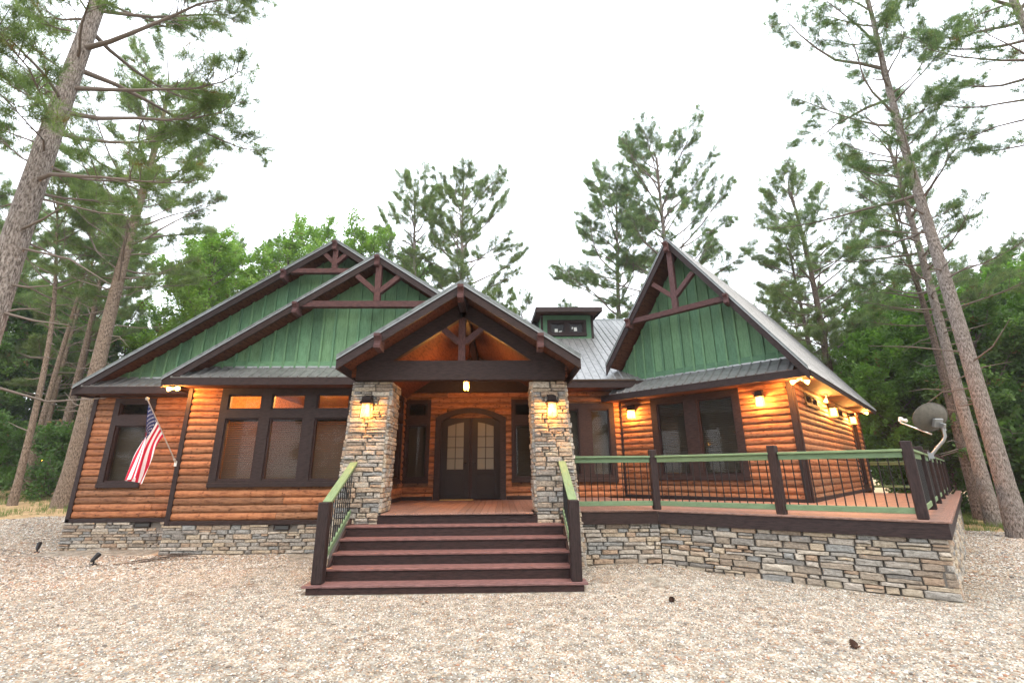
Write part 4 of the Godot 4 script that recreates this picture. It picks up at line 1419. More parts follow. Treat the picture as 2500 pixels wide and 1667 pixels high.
# o: h, r, crown (where it starts, 0..1), spread, limbs, seed, kind, tone, bark, dead, lean, droop, dense, toward
func tree(called: String, label: String, at: Vector3, o: Dictionary, group := "") -> Node3D:
	var t := thing(called, label, "tree", Transform3D(Basis.IDENTITY, at), group)
	var r := RandomNumberGenerator.new()
	r.seed = o.get("seed", 1)
	var h: float = o.h
	var r0: float = o.r
	var c0: float = o.get("crown", 0.5)
	var spread: float = o.get("spread", 3.5)
	var kind: String = o.get("kind", "far")
	var leafy := kind == "leaf"
	var lean: Vector3 = o.get("lean", Vector3.ZERO)
	var pts := PackedVector3Array()
	var rad := PackedFloat32Array()
	var n := 14
	var wob := Vector2(r.randf() * 6, r.randf() * 6)
	for i in n + 1:
		var f := float(i) / n
		var w := 0.10 * f * (0.3 + f)
		pts.append(Vector3(sin(f * 7 + wob.x) * w, h * f - 0.12 * (1 - f), cos(f * 6 + wob.y) * w) + lean * f * f)
		rad.append(r0 * (1.0 - 0.78 * pow(f, 1.15)) * (1.0 + 0.35 * exp(-f * 30.0)))
	var at_h := func(f: float) -> Vector3:
		var q := clampf(f, 0, 1) * n
		var i: int = min(int(q), n - 1)
		return pts[i].lerp(pts[i + 1], q - i)
	var tb := MB.new()
	tb.tube(pts, rad, 12 if r0 > 0.15 else 8)
	var lb := MB.new()
	var buf := PackedFloat32Array()
	var tone: Color = o.get("tone", Color(0.085, 0.15, 0.07))
	var tone2: Color = o.get("tone2", tone * 1.5)
	var limbs: int = o.get("limbs", 40)
	var dense: float = o.get("dense", 1.0)
	var az := r.randf() * TAU
	# dead stubs below the crown
	for i in o.get("dead", 0):
		var f := r.randf_range(c0 * 0.35, c0)
		var p: Vector3 = at_h.call(f)
		var a := r.randf() * TAU
		var l := r.randf_range(0.4, 1.8) * (0.5 + spread / 6.0)
		var d := Vector3(cos(a), r.randf_range(-0.3, 0.35), sin(a))
		var q := p + d * l * 0.55 + Vector3(0, r.randf_range(-0.1, 0.1), 0)
		lb.tube(PackedVector3Array([p, q, p + d * l + Vector3(0, r.randf_range(-0.25, 0.2) * l, 0)]), PackedFloat32Array([0.028, 0.018, 0.006]), 5)
	for i in limbs:
		var p := (i + r.randf()) / limbs
		var f := lerpf(c0, 0.985, p)
		az += 2.4 + r.randf_range(-0.5, 0.5)
		var prof := sqrt(max(0.04, 1.0 - pow((p - 0.42) / 0.66, 2.0)))
		if leafy:
			prof = sqrt(max(0.06, 1.0 - pow(2.0 * p - 0.9, 2.0) / 1.3))
		var l := spread * prof * r.randf_range(0.45, 1.12)
		if o.has("toward"):
			var tw: Vector3 = o.toward
			l *= 0.72 + 0.42 * (cos(az) * tw.x + sin(az) * tw.z)
		var el := lerpf(0.10, 0.82, p) + r.randf_range(-0.22, 0.22) + float(o.get("rise", 0.0))
		var d := Vector3(cos(az) * cos(el), sin(el), sin(az) * cos(el))
		var lp := PackedVector3Array([at_h.call(f)])
		var seg := 6
		var cur := lp[0]
		var dd := d
		for k in seg:
			dd = (dd + Vector3(r.randfn(0, 0.13), r.randfn(0.05, 0.11), r.randfn(0, 0.13))).normalized()
			cur += dd * l / seg
			lp.append(cur)
		var lr := PackedFloat32Array()
		var br: float = min(0.013 * l + 0.008, r0 * 0.38)
		for k in seg + 1:
			lr.append(lerpf(br, 0.006, pow(float(k) / seg, 0.8)))
		lb.tube(lp, lr, 5, false)
		var twigs := int((l * 5.2 + 3) * dense)
		for k in twigs:
			var g := lerpf(0.28 if leafy else 0.42, 1.0, (k + r.randf()) / twigs)
			var q: float = g * seg
			var qi: int = min(int(q), seg - 1)
			var o0 := lp[qi].lerp(lp[qi + 1], q - qi)
			var bd := (lp[qi + 1] - lp[qi]).normalized()
			var sd := bd.cross(Vector3.UP).normalized() * (1.0 if r.randf() < 0.5 else -1.0)
			var td := (bd * r.randf_range(0.3, 1.0) + sd * r.randf_range(0.3, 1.0) + Vector3(0, r.randf_range(-0.05, 0.6), 0)).normalized()
			if leafy:
				td = (bd * 0.4 + Vector3(r.randfn(0, 0.7), r.randfn(0.1, 0.5), r.randfn(0, 0.7))).normalized()
			var tl: float = l * 0.26 * (1.25 - g) + r.randf_range(0.18, 0.42)
			var e := o0 + td * tl
			lb.tube(PackedVector3Array([o0, e]), PackedFloat32Array([0.010, 0.004]), 3, false)
			var steps := int(tl / (0.15 if leafy else 0.12)) + 2
			for m in steps:
				var w: float = lerpf(0.3 if leafy else 0.5, 1.04, (m + r.randf()) / steps)
				var pos := o0.lerp(e, w) + Vector3(r.randfn(0, 0.07), r.randfn(0, 0.06), r.randfn(0, 0.07))
				var dir := (td + Vector3(r.randfn(0, 0.6), r.randfn(0.4, 0.5), r.randfn(0, 0.6))).normalized()
				var s := r.randf_range(0.8, 1.25) * float(o.get("size", 1.0))
				var c := tone.lerp(tone2, r.randf() * r.randf())
				if r.randf() < 0.015: c = Color(0.22, 0.13, 0.06)
				push(buf, aim(dir, s), pos, c * r.randf_range(0.8, 1.15))
	var bark: Material = o.get("bark", M.bark)
	part(t, "trunk", tb.mesh(), bark)
	part(t, "limbs", lb.mesh(), o.get("limb_bark", M.bark_limb))
	multi(t, "crown", tuft(kind), M.leaf, buf).set_meta("kind", "stuff")
	return t

func copy_of(src: Node3D, called: String, label: String, at: Vector3, turn: float, k: Vector3, group: String) -> Node3D:
	var c := src.duplicate()
	c.name = numbered(called)
	add_child(c)
	c.transform = Transform3D(Basis(Vector3.UP, turn).scaled(k), at)
	c.set_meta("label", label)
	c.set_meta("group", group)
	return c

func build_trees() -> void:
	var pine := Color(0.14, 0.195, 0.08)
	var pine2 := Color(0.32, 0.36, 0.16)
	var blue := Color(0.12, 0.185, 0.09)
	# the named pines
	tree("pine_tree", "tall pale pine at the left edge, nearest the camera, with long bare lower limbs", Vector3(-8.68, 0, -7.56), {h = 19.0, r = 0.235, crown = 0.36, spread = 4.4, limbs = 60, seed = 5, kind = "near", tone = pine, tone2 = pine2, dead = 12, toward = Vector3(0.75, 0, -0.6), dense = 1.0, bark = M.bark})
	tree("pine_tree", "thick pine trunk standing just behind the left corner of the cabin", Vector3(-16.4, 0.65, -18.5), {h = 19.5, r = 0.30, crown = 0.42, size = 1.15, spread = 4.6, limbs = 60, seed = 8, tone = pine, tone2 = pine2, dead = 22, dense = 0.85, bark = M.bark_red})
	tree("pine_tree", "slender pine at the far left whose trunk foot stands in the clearing", Vector3(-18.3, 0.68, -18.5), {h = 13.5, r = 0.13, crown = 0.55, spread = 2.6, limbs = 30, seed = 9, tone = blue, tone2 = pine2, dead = 10, bark = M.bark_red, lean = Vector3(-0.9, 0, 0.8)})
	tree("pine_tree", "slender leaning pine second from the left edge, behind the clearing", Vector3(-23.0, 1.1, -23.6), {h = 17.0, r = 0.15, crown = 0.55, spread = 2.8, limbs = 30, seed = 10, tone = blue, tone2 = pine2, dead = 10, bark = M.bark_red})
	tree("pine_tree", "slender pine just left of the thick trunk behind the cabin corner", Vector3(-20.4, 0.98, -22.0), {h = 15.0, r = 0.14, crown = 0.55, spread = 2.6, limbs = 28, seed = 11, tone = pine, tone2 = pine2, dead = 12, bark = M.bark_red})
	tree("pine_tree", "dark thin pine trunk half hidden behind the thick left trunk", Vector3(-23.0, 1.1, -25.0), {h = 15.0, r = 0.15, crown = 0.5, spread = 2.8, limbs = 28, seed = 12, tone = blue, tone2 = pine2, dead = 10, bark = M.bark_dark})
	tree("pine_tree", "left one of the two round topped pines behind the porch gable", Vector3(-6.4, 0.9, -33.4), {h = 23.6, r = 0.26, crown = 0.50, size = 1.25, spread = 4.8, limbs = 54, seed = 21, tone = pine, tone2 = pine2, lean = Vector3(-0.9, 0, 0), rise = 0.15, dense = 0.8})
	tree("pine_tree", "right one of the two round topped pines behind the porch gable", Vector3(-3.0, 0.7, -31.8), {h = 23.4, r = 0.28, crown = 0.44, size = 1.25, spread = 6.0, limbs = 54, seed = 22, tone = pine, tone2 = pine2, dead = 4, rise = 0.15})
	tree("pine_tree", "broad spreading pine rising right behind the steep wing gable", Vector3(12.6, 0, -31.5), {h = 26.2, r = 0.32, crown = 0.42, size = 1.25, spread = 7.2, limbs = 58, seed = 23, tone = blue, tone2 = pine2, dead = 4, rise = 0.1})
	tree("pine_tree", "dense pine behind the metal roof between dormer and steep gable", Vector3(9.0, 0.2, -34.8), {h = 25.5, r = 0.28, crown = 0.38, size = 1.25, spread = 6.2, limbs = 58, seed = 24, tone = blue, tone2 = pine2, dead = 4, lean = Vector3(1.2, 0, 0)})
	tree("pine_tree", "bushy pine right of the steep gable with its trunk behind the roof slope", Vector3(17.9, 0, -24.2), {h = 18.2, r = 0.26, crown = 0.36, size = 1.2, spread = 4.2, limbs = 60, seed = 25, tone = pine, tone2 = pine2, dead = 4, bark = M.bark_dark})
	tree("pine_tree", "thin companion trunk beside the bushy pine right of the steep gable", Vector3(18.0, 0, -25.6), {h = 15.0, r = 0.2, crown = 0.45, spread = 3.2, limbs = 30, seed = 26, tone = pine, tone2 = pine2, bark = M.bark_dark})
	tree("pine_tree", "tall grey pine at the right edge with its crown reaching the top of the picture", Vector3(13.5, 0, -12.62), {h = 20.0, r = 0.21, crown = 0.44, spread = 4.6, limbs = 46, seed = 31, kind = "near", tone = blue, tone2 = pine2, dead = 8, dense = 0.75, toward = Vector3(-0.5, 0, -0.5)})
	tree("pine_tree", "middle one of the three grey trunks behind the satellite dish", Vector3(16.03, 0, -15.65), {h = 15.0, r = 0.2, crown = 0.48, spread = 3.6, limbs = 36, seed = 32, tone = blue, tone2 = pine2, dead = 10, dense = 0.8})
	tree("pine_tree", "leftmost and thinnest of the three grey trunks behind the satellite dish", Vector3(17.45, 0, -17.5), {h = 14.0, r = 0.17, crown = 0.5, spread = 3.2, limbs = 32, seed = 33, tone = blue, tone2 = pine2, dead = 10, bark = M.bark_dark, dense = 0.8})
	tree("pine_tree", "pine beyond the right edge of the picture showing only a few branch ends", Vector3(15.6, 0, -10.2), {h = 19.0, r = 0.24, crown = 0.5, spread = 4.2, limbs = 36, seed = 34, kind = "near", tone = blue, tone2 = pine2, dense = 0.7})
	# the wood behind: a few kinds, repeated
	var lime := Color(0.20, 0.33, 0.07)
	var mid := Color(0.13, 0.23, 0.055)
	var deep := Color(0.095, 0.165, 0.055)
	var protos := [
		tree("broadleaf_tree", "bright green broadleaf tree over the left roof slope", Vector3(-13.5, 0.7, -27.0), {h = 15.0, r = 0.16, crown = 0.22, spread = 3.9, limbs = 40, seed = 41, kind = "leaf", tone = lime, tone2 = Color(0.36, 0.46, 0.13), size = 1.2, bark = M.bark_dark}, "broadleaf trees of the wood"),
		tree("broadleaf_tree", "mid green broadleaf tree at the back of the wood on the right", Vector3(21.5, 0, -21.0), {h = 9.5, r = 0.15, crown = 0.12, spread = 3.8, limbs = 44, seed = 42, kind = "leaf", tone = mid, tone2 = Color(0.26, 0.42, 0.09), size = 1.35, bark = M.bark_dark}, "broadleaf trees of the wood"),
		tree("broadleaf_tree", "dark broadleaf tree filling the wood left of the clearing", Vector3(-30.0, 1.3, -27.0), {h = 11.0, r = 0.16, crown = 0.10, spread = 4.2, limbs = 48, seed = 43, kind = "leaf", tone = deep, tone2 = Color(0.19, 0.31, 0.08), size = 1.4, bark = M.bark_dark}, "broadleaf trees of the wood"),
		tree("forest_pine", "green pine filling the back of the wood on the left", Vector3(-29.0, 1.3, -33.0), {h = 18.0, r = 0.18, crown = 0.30, spread = 3.6, limbs = 46, seed = 44, tone = pine, tone2 = pine2, size = 1.35, bark = M.bark_red, dead = 6}, "pines of the wood"),
	]
	var left := "in the left wood behind the clearing"
	var right := "in the right wood behind the deck"
	var spots := [
		[0, -10.0, -30.0, 1.15, "light green broadleaf tree %s", "showing over the left gable"], [0, -17.5, -26.0, 0.95, "light green broadleaf tree %s", "between the thick left trunk and the roof"], [0, -8.0, -36.0, 1.2, "pale green broadleaf tree %s", "just left of the twin pines"], [0, -15.0, -34.0, 1.3, "tall light green broadleaf tree %s", "far behind the left roof slope"],
		[0, -21.0, -31.0, 1.1, "light green broadleaf tree %s", left],
		[1, 24.0, -17.5, 1.05, "mid green broadleaf tree %s", "at the right edge behind the trunks"], [1, 26.5, -21.0, 1.2, "mid green broadleaf tree %s", right], [1, 18.5, -21.5, 0.85, "mid green broadleaf tree %s", "behind the far end of the deck"], [1, 22.5, -26.0, 1.1, "mid green broadleaf tree %s", right], [1, 27.0, -15.0, 1.15, "mid green broadleaf tree %s", right],
		[2, 20.0, -18.5, 0.75, "dark broadleaf tree %s", "low behind the satellite dish"], [2, 23.5, -22.5, 0.9, "dark broadleaf tree %s", right], [2, 28.0, -19.0, 1.0, "dark broadleaf tree %s", right], [2, 25.0, -28.0, 1.1, "dark broadleaf tree %s", right], [2, 31.0, -26.0, 1.2, "dark broadleaf tree %s", right], [2, 20.5, -23.5, 0.8, "dark broadleaf tree %s", right], [2, 30.0, -14.0, 1.1, "dark broadleaf tree %s", right],
		[2, -26.0, -31.0, 0.9, "dark broadleaf tree %s", left], [2, -33.0, -33.0, 1.1, "dark broadleaf tree %s", left], [2, -35.0, -26.0, 1.1, "dark broadleaf tree %s", left], [2, -29.0, -38.0, 1.1, "dark broadleaf tree %s", left], [2, -23.0, -33.0, 0.8, "dark broadleaf tree %s", left], [2, -37.0, -37.0, 1.3, "dark broadleaf tree %s", left],
		[3, -26.0, -27.0, 0.9, "green pine %s", left], [3, -33.5, -29.0, 1.0, "green pine %s", left], [3, -24.0, -37.0, 1.1, "green pine %s", left], [3, -37.0, -33.0, 1.15, "green pine %s", left], [3, -30.5, -24.0, 0.95, "green pine %s", left], [3, -19.0, -36.0, 1.05, "green pine %s", left], [3, -36.0, -42.0, 1.3, "green pine %s", left], [3, -27.0, -44.0, 1.2, "green pine %s", left],
		[3, 24.0, -31.0, 0.8, "green pine %s", right], [3, 30.0, -30.0, 0.85, "green pine %s", right], [3, 28.0, -24.0, 0.72, "green pine %s", right], [3, 33.0, -21.0, 0.75, "green pine %s", right], [3, 20.5, -32.0, 0.8, "green pine %s", right], [3, 36.0, -28.0, 0.9, "green pine %s", right], [3, 26.0, -38.0, 0.95, "green pine %s", right], [3, 16.0, -38.0, 1.0, "green pine %s", "low between the spreading pine and the bushy pine"], [3, 2.0, -42.0, 0.95, "green pine %s", "low behind the dormer"], [3, 5.5, -40.0, 0.85, "green pine %s", "low behind the metal roof"], [3, 0.0, -38.0, 0.9, "green pine %s", "low right of the twin pines"],
	]
	for s in spots:
		var src: Node3D = protos[s[0]]
		var k: float = s[3]
		var y := gh(s[1], s[2]) - 0.05
		copy_of(src, "forest_pine" if s[0] == 3 else "broadleaf_tree", s[4] % s[5], Vector3(s[1], y, s[2]), rng.randf() * TAU, Vector3(k * rng.randf_range(0.9, 1.1), k, k * rng.randf_range(0.9, 1.1)), "pines of the wood" if s[0] == 3 else "broadleaf trees of the wood")
	# trees on the camera's side of the yard, which the window panes mirror
	for q in [[-24.0, 19.0, 3], [-17.0, 24.0, 2], [-10.0, 20.0, 3], [-4.0, 26.0, 2], [2.0, 21.0, 3], [8.0, 25.0, 2], [14.0, 20.0, 3], [20.0, 24.0, 2], [26.0, 17.0, 3], [-28.0, 10.0, 2], [28.0, 8.0, 2], [5.0, 30.0, 3], [-13.0, 29.0, 3]]:
		copy_of(protos[q[2]], "forest_pine" if q[2] == 3 else "broadleaf_tree", "%s behind the camera, seen only mirrored in the window panes" % ("green pine" if q[2] == 3 else "dark broadleaf tree"), Vector3(q[0], -0.05, q[1]), rng.randf() * TAU, Vector3.ONE * rng.randf_range(0.95, 1.15), "trees mirrored in the windows")
	# undergrowth
	var bush: Node3D = null
	var bs := [[-19.5, -20.8], [-22.0, -20.0], [-25.5, -24.5], [-28.0, -23.0], [-31.0, -25.5], [-27.5, -29.0], [-33.0, -22.5], [19.5, -15.6], [21.5, -14.2], [20.3, -17.2], [22.7, -17.6], [18.6, -19.3], [24.5, -14.6], [23.5, -19.8], [17.9, -20.6], [26.5, -17.0]]
	for i in bs.size():
		var q: Array = bs[i]
		var at := Vector3(q[0], gh(q[0], q[1]) - 0.05, q[1])
		var lab := "low leafy bush %s" % (left if q[0] < 0 else right)
		if bush == null:
			bush = tree("bush", lab, at, {h = 2.6, r = 0.04, crown = 0.05, spread = 1.7, limbs = 26, seed = 51, kind = "leaf", tone = deep, tone2 = Color(0.12, 0.22, 0.06), size = 1.0, bark = M.bark_dark}, "bushes under the trees")
			bush.set_meta("category", "bush")
		else:
			copy_of(bush, "bush", lab, at, rng.randf() * TAU, Vector3.ONE * rng.randf_range(0.8, 1.5), "bushes under the trees")

# trees that share a label are told apart by their order from the left
func order_labels() -> void:
	var by := {}
	for c in get_children():
		if c is Node3D and c.has_meta("group") and c.has_meta("label") and c.get_meta("group") in ["pines of the wood", "broadleaf trees of the wood", "bushes under the trees"]:
			var l: String = c.get_meta("label")
			if not by.has(l):
				by[l] = []
			by[l].append(c)
	var words := ["first", "second", "third", "fourth", "fifth", "sixth", "seventh", "eighth", "ninth", "tenth"]
	for l in by:
		var a: Array = by[l]
		if a.size() < 2:
			continue
		a.sort_custom(func(p, q): return atan2(p.position.x, -p.position.z) < atan2(q.position.x, -q.position.z))
		for i in a.size():
			a[i].set_meta("label", "%s, %s from the left" % [l, words[min(i, 9)]])

# ------------------------------------------------------------------ lamps
func bulb_light(parent: Node3D, at: Vector3, energy: float, size := 0.05, col := Color(1.0, 0.68, 0.34)) -> void:
	var l := OmniLight3D.new()
	l.name = "lamp_light"
	l.light_color = col
	l.light_energy = energy * 0.36
	l.light_size = size
	l.omni_range = 14.0
	l.omni_attenuation = 2.0
	l.shadow_enabled = true
	l.position = at
	parent.add_child(l, true)

func glow(col: Color, e: float) -> StandardMaterial3D:
	var m := StandardMaterial3D.new()
	m.albedo_color = Color(0.9, 0.85, 0.75)
	m.emission_enabled = true
	m.emission = col
	m.emission_energy_multiplier = e
	return m

# wall lantern: back plate, roof cap, four framed glass panes round a bulb; z points away from the wall
func wall_lantern(label: String, xf: Transform3D, k := 1.0, energy := 1.0, group := "wall lanterns of the cabin") -> void:
	var t := thing("wall_lantern", label, "lantern", xf * Transform3D(Basis.IDENTITY.scaled(Vector3(k, k, k)), Vector3.ZERO), group)
	part(t, "back_plate", box_mesh(Vector3(0.15, 0.30, 0.02), 0.004), M.bronze, Transform3D(Basis.IDENTITY, Vector3(0, 0.16, 0.01)))
	part(t, "arm", box_mesh(Vector3(0.05, 0.05, 0.1), 0.004), M.bronze, Transform3D(Basis.IDENTITY, Vector3(0, 0.24, 0.05)))
	var c := MB.new()
	var p := [Vector2(0.115, 0.12), Vector2(0.115, 0.15), Vector2(0.085, 0.18), Vector2(0.085, 0.25), Vector2(0.06, 0.27)]
	for i in p.size() - 1:
		for s in 4:
			var a := s * PI * 0.5
			var d := Vector3(sin(a), 0, cos(a))
			var e := Vector3(cos(a), 0, -sin(a))
			c.quad(d * p[i].x + e * p[i].x + Vector3.UP * p[i].y, d * p[i].x - e * p[i].x + Vector3.UP * p[i].y, d * p[i + 1].x - e * p[i + 1].x + Vector3.UP * p[i + 1].y, d * p[i + 1].x + e * p[i + 1].x + Vector3.UP * p[i + 1].y, d + Vector3.UP * 0.3)
	c.quad(Vector3(-0.115, 0.12, -0.115), Vector3(0.115, 0.12, -0.115), Vector3(0.115, 0.12, 0.115), Vector3(-0.115, 0.12, 0.115), Vector3.DOWN)
	c.quad(Vector3(-0.06, 0.27, -0.06), Vector3(0.06, 0.27, -0.06), Vector3(0.06, 0.27, 0.06), Vector3(-0.06, 0.27, 0.06), Vector3.UP)
	var at := Vector3(0, 0, 0.13)
	part(t, "cap", c.mesh(), M.bronze, Transform3D(Basis.IDENTITY, at))
	# tapered glass box, wider below
	var lo := 0.098
	var hi := 0.082
	for s in 4:
		var a := s * PI * 0.5
		var d := Vector3(sin(a), 0, cos(a))
		var e := Vector3(cos(a), 0, -sin(a))
		var g := MB.new()
		g.quad(d * lo - e * lo + Vector3.UP * -0.14, d * lo + e * lo + Vector3.UP * -0.14, d * hi + e * hi + Vector3.UP * 0.12, d * hi - e * hi + Vector3.UP * 0.12, d)
		part(t, "lamp_glass", g.mesh(), M.lamp_glass, Transform3D(Basis.IDENTITY, at))
		var bars := MB.new()
		bars.tube(PackedVector3Array([d * lo + e * lo + Vector3.UP * -0.145, d * hi + e * hi + Vector3.UP * 0.12]), PackedFloat32Array([0.007, 0.007]), 4)
		bars.tube(PackedVector3Array([d * lo - e * lo + Vector3.UP * -0.142, d * lo + e * lo + Vector3.UP * -0.142]), PackedFloat32Array([0.007, 0.007]), 4)
		bars.tube(PackedVector3Array([d * (lo + 0.001) + Vector3.UP * -0.142, d * (hi + 0.001) + Vector3.UP * 0.12]), PackedFloat32Array([0.0035, 0.0035]), 4)
		bars.tube(PackedVector3Array([d * 0.089 - e * 0.087 + Vector3.UP * 0.03, d * 0.089 + e * 0.087 + Vector3.UP * 0.03]), PackedFloat32Array([0.0035, 0.0035]), 4)
		part(t, "glazing_bar", bars.mesh(), M.bronze, Transform3D(Basis.IDENTITY, at))
	var b := MB.new()
	b.tube(PackedVector3Array([Vector3(0, 0.11, 0), Vector3(0, 0.07, 0), Vector3(0, 0.03, 0), Vector3(0, -0.02, 0), Vector3(0, -0.05, 0)]), PackedFloat32Array([0.014, 0.02, 0.033, 0.03, 0.008]), 10)
	part(t, "bulb", b.mesh(), M.bulb, Transform3D(Basis.IDENTITY, at))
	bulb_light(t, at + Vector3(0, 0.02, 0), energy)

func flood_light(label: String, at: Vector3, heads: Array, energy: float) -> void:
	var t := thing("flood_light", label, "flood light", Transform3D(Basis.IDENTITY, at), "flood lights under the eaves")
	var b := MB.new()
	b.tube(PackedVector3Array([Vector3(0, 0.0, 0), Vector3(0, -0.03, 0)]), PackedFloat32Array([0.055, 0.05]), 14)
	part(t, "mount", b.mesh(), M.white)
	for h in heads:
		var d: Vector3 = (h as Vector3).normalized()
		var s := MB.new()
		s.tube(PackedVector3Array([Vector3(0, -0.02, 0), Vector3(d.x, 0, d.z) * 0.04 + Vector3(0, -0.05, 0), d * 0.11 + Vector3(0, -0.03, 0)]), PackedFloat32Array([0.012, 0.02, 0.032]), 10)
		var arm := part(t, "lamp_holder", s.mesh(), M.white)
		var q := MB.new()
		q.tube(PackedVector3Array([d * 0.10, d * 0.13, d * 0.18, d * 0.20, d * 0.205]), PackedFloat32Array([0.03, 0.04, 0.058, 0.055, 0.02]), 14)
		part(arm, "bulb", q.mesh(), M.flood_bulb, Transform3D(Basis.IDENTITY, Vector3(0, -0.03, 0)))
		bulb_light(t, d * 0.17 + Vector3(0, -0.03, 0), energy, 0.06)

func build_lamps() -> void:
	M.bulb = glow(Color(1.0, 0.74, 0.40), 3.5)
	M.flood_bulb = glow(Color(1.0, 0.74, 0.40), 3.0)
	M.lamp_glass = StandardMaterial3D.new()
	M.lamp_glass.albedo_color = Color(0.95, 0.86, 0.66, 0.35)
	M.lamp_glass.transparency = BaseMaterial3D.TRANSPARENCY_ALPHA
	M.lamp_glass.roughness = 0.25
	M.lamp_glass.emission_enabled = true
	M.lamp_glass.emission = Color(1.0, 0.66, 0.28)
	M.lamp_glass.emission_energy_multiplier = 0.32
	var xW := frame(Vector3(S2, 0, S2), CORNER)
	var xS := frame(Vector3(S2, 0, -S2), CORNER)
	var I := Basis.IDENTITY
	wall_lantern("lit lantern on the front of the left stone column", Transform3D(I, Vector3(-2.59, 2.89, -8.97)), 1.0, 1.2)
	wall_lantern("lit lantern on the front of the right stone column", Transform3D(I, Vector3(0.955, 2.89, -8.97)), 1.0, 1.2)
	wall_lantern("lit lantern left of the wing's big double window", xW * Transform3D(I, Vector3(-4.26, 3.38, 0.05)), 0.95, 2.4)
	wall_lantern("lit lantern between the wing's big window and the cabin corner", xW * Transform3D(I, Vector3(-0.68, 3.38, 0.05)), 0.95, 2.4)
	wall_lantern("lit lantern on the wing's side wall, nearer to the cabin corner", xS * Transform3D(I, Vector3(3.82, 3.38, 0.05)), 0.95, 2.4)
	wall_lantern("lit lantern on the wing's side wall, farther along the deck", xS * Transform3D(I, Vector3(7.1, 3.38, 0.05)), 0.95, 2.4)
	# porch lantern on its rod
	var t := thing("hanging_lantern", "small square lit lantern hanging over the porch", "lantern", Transform3D(I, Vector3(-0.87, 3.76, -11.0)))
	for s in 4:
		var a := s * PI * 0.5
		var d := Vector3(sin(a), 0, cos(a))
		var e := Vector3(cos(a), 0, -sin(a))
		var g := MB.new()
		g.quad(d * 0.062 - e * 0.062 + Vector3.UP * -0.1, d * 0.062 + e * 0.062 + Vector3.UP * -0.1, d * 0.062 + e * 0.062 + Vector3.UP * 0.1, d * 0.062 - e * 0.062 + Vector3.UP * 0.1, d)
		part(t, "lamp_glass", g.mesh(), M.lamp_glass)
		var bars := MB.new()
		bars.tube(PackedVector3Array([d * 0.062 + e * 0.062 + Vector3.UP * -0.105, d * 0.062 + e * 0.062 + Vector3.UP * 0.105]), PackedFloat32Array([0.006, 0.006]), 4)
		bars.tube(PackedVector3Array([d * 0.062 - e * 0.066 + Vector3.UP * -0.103, d * 0.062 + e * 0.066 + Vector3.UP * -0.103]), PackedFloat32Array([0.006, 0.006]), 4)
		part(t, "glazing_bar", bars.mesh(), M.rug)
	part(t, "cap", box_mesh(Vector3(0.15, 0.03, 0.15), 0.01), M.bronze, Transform3D(I, Vector3(0, 0.115, 0)))
	var rod := MB.new()
	rod.tube(PackedVector3Array([Vector3(0, 0.12, 0), Vector3(0.08, 1.14, 0)]), PackedFloat32Array([0.008, 0.008]), 6)
	part(t, "rod", rod.mesh(), M.bronze)
	var b := MB.new()
	b.tube(PackedVector3Array([Vector3(0, 0.09, 0), Vector3(0, 0.05, 0), Vector3(0, 0.0, 0), Vector3(0, -0.04, 0), Vector3(0, -0.06, 0)]), PackedFloat32Array([0.014, 0.02, 0.033, 0.028, 0.006]), 10)
	part(t, "bulb", b.mesh(), M.bulb)
	bulb_light(t, Vector3(0, 0, 0), 4.2)
	# flood lights
	flood_light("twin lit flood light under the left roof corner above the flag", Vector3(-7.86, 3.785, -11.12), [Vector3(-0.5, -0.25, 0.7), Vector3(0.6, -0.2, 0.75)], 1.6)
	flood_light("twin lit flood light under the wing's near roof corner", spot(xW, 0.27, 3.81, 0.3), [xW.basis * Vector3(-0.8, -0.35, 0.5), xW.basis * Vector3(0.75, -0.4, -0.3)], 2.2)
	flood_light("lit flood light under the far end of the wing's side eave", spot(xW, 0.27, 3.81, -8.6), [xW.basis * Vector3(0.9, -0.3, 0.2)], 2.2)
	flood_light("lit flood light under the middle of the wing's side eave", spot(xW, 0.2, 3.81, -3.0), [xW.basis * Vector3(-0.2, -0.9, 0.2)], 1.6)
	# lamps in the front room, seen through the windows
	for q in [[-6.05, 2.95, -14.6, "pendant lamp glowing behind the left pane of the big front window"], [-4.2, 2.95, -15.0, "pendant lamp glowing behind the right pane of the big front window"]]:
		var pl := thing("pendant_lamp", q[3], "lamp", Transform3D(I, Vector3(q[0], q[1], q[2])), "pendant lamps in the front room")
		var sh := MB.new()
		sh.tube(PackedVector3Array([Vector3(0, 0.12, 0), Vector3(0, 0.10, 0), Vector3(0, -0.06, 0)]), PackedFloat32Array([0.03, 0.06, 0.15]), 16, false)
		part(pl, "lamp_shade", sh.mesh(), M.bronze)
		var bb := MB.new()
		bb.tube(PackedVector3Array([Vector3(0, 0.06, 0), Vector3(0, 0.02, 0), Vector3(0, -0.04, 0), Vector3(0, -0.07, 0)]), PackedFloat32Array([0.015, 0.035, 0.04, 0.01]), 10)
		part(pl, "bulb", bb.mesh(), M.bulb)
		var rd := MB.new()
		rd.tube(PackedVector3Array([Vector3(0, 0.12, 0), Vector3(0, 4.25 - q[1], 0)]), PackedFloat32Array([0.006, 0.006]), 5)
		part(pl, "rod", rd.mesh(), M.bronze)
		bulb_light(pl, Vector3(0, -0.09, 0), 4.0)
	var cl := thing("ceiling_light", "round ceiling light in the front room seen through the upper panes", "lamp", Transform3D(I, Vector3(-5.3, 4.22, -14.0)))
	var cb := MB.new()
	cb.tube(PackedVector3Array([Vector3(0, 0.03, 0), Vector3(0, 0.0, 0), Vector3(0, -0.05, 0), Vector3(0, -0.07, 0)]), PackedFloat32Array([0.16, 0.16, 0.12, 0.02]), 18)
	part(cl, "bulb", cb.mesh(), M.bulb)
	bulb_light(cl, Vector3(0, -0.12, 0), 46.0)

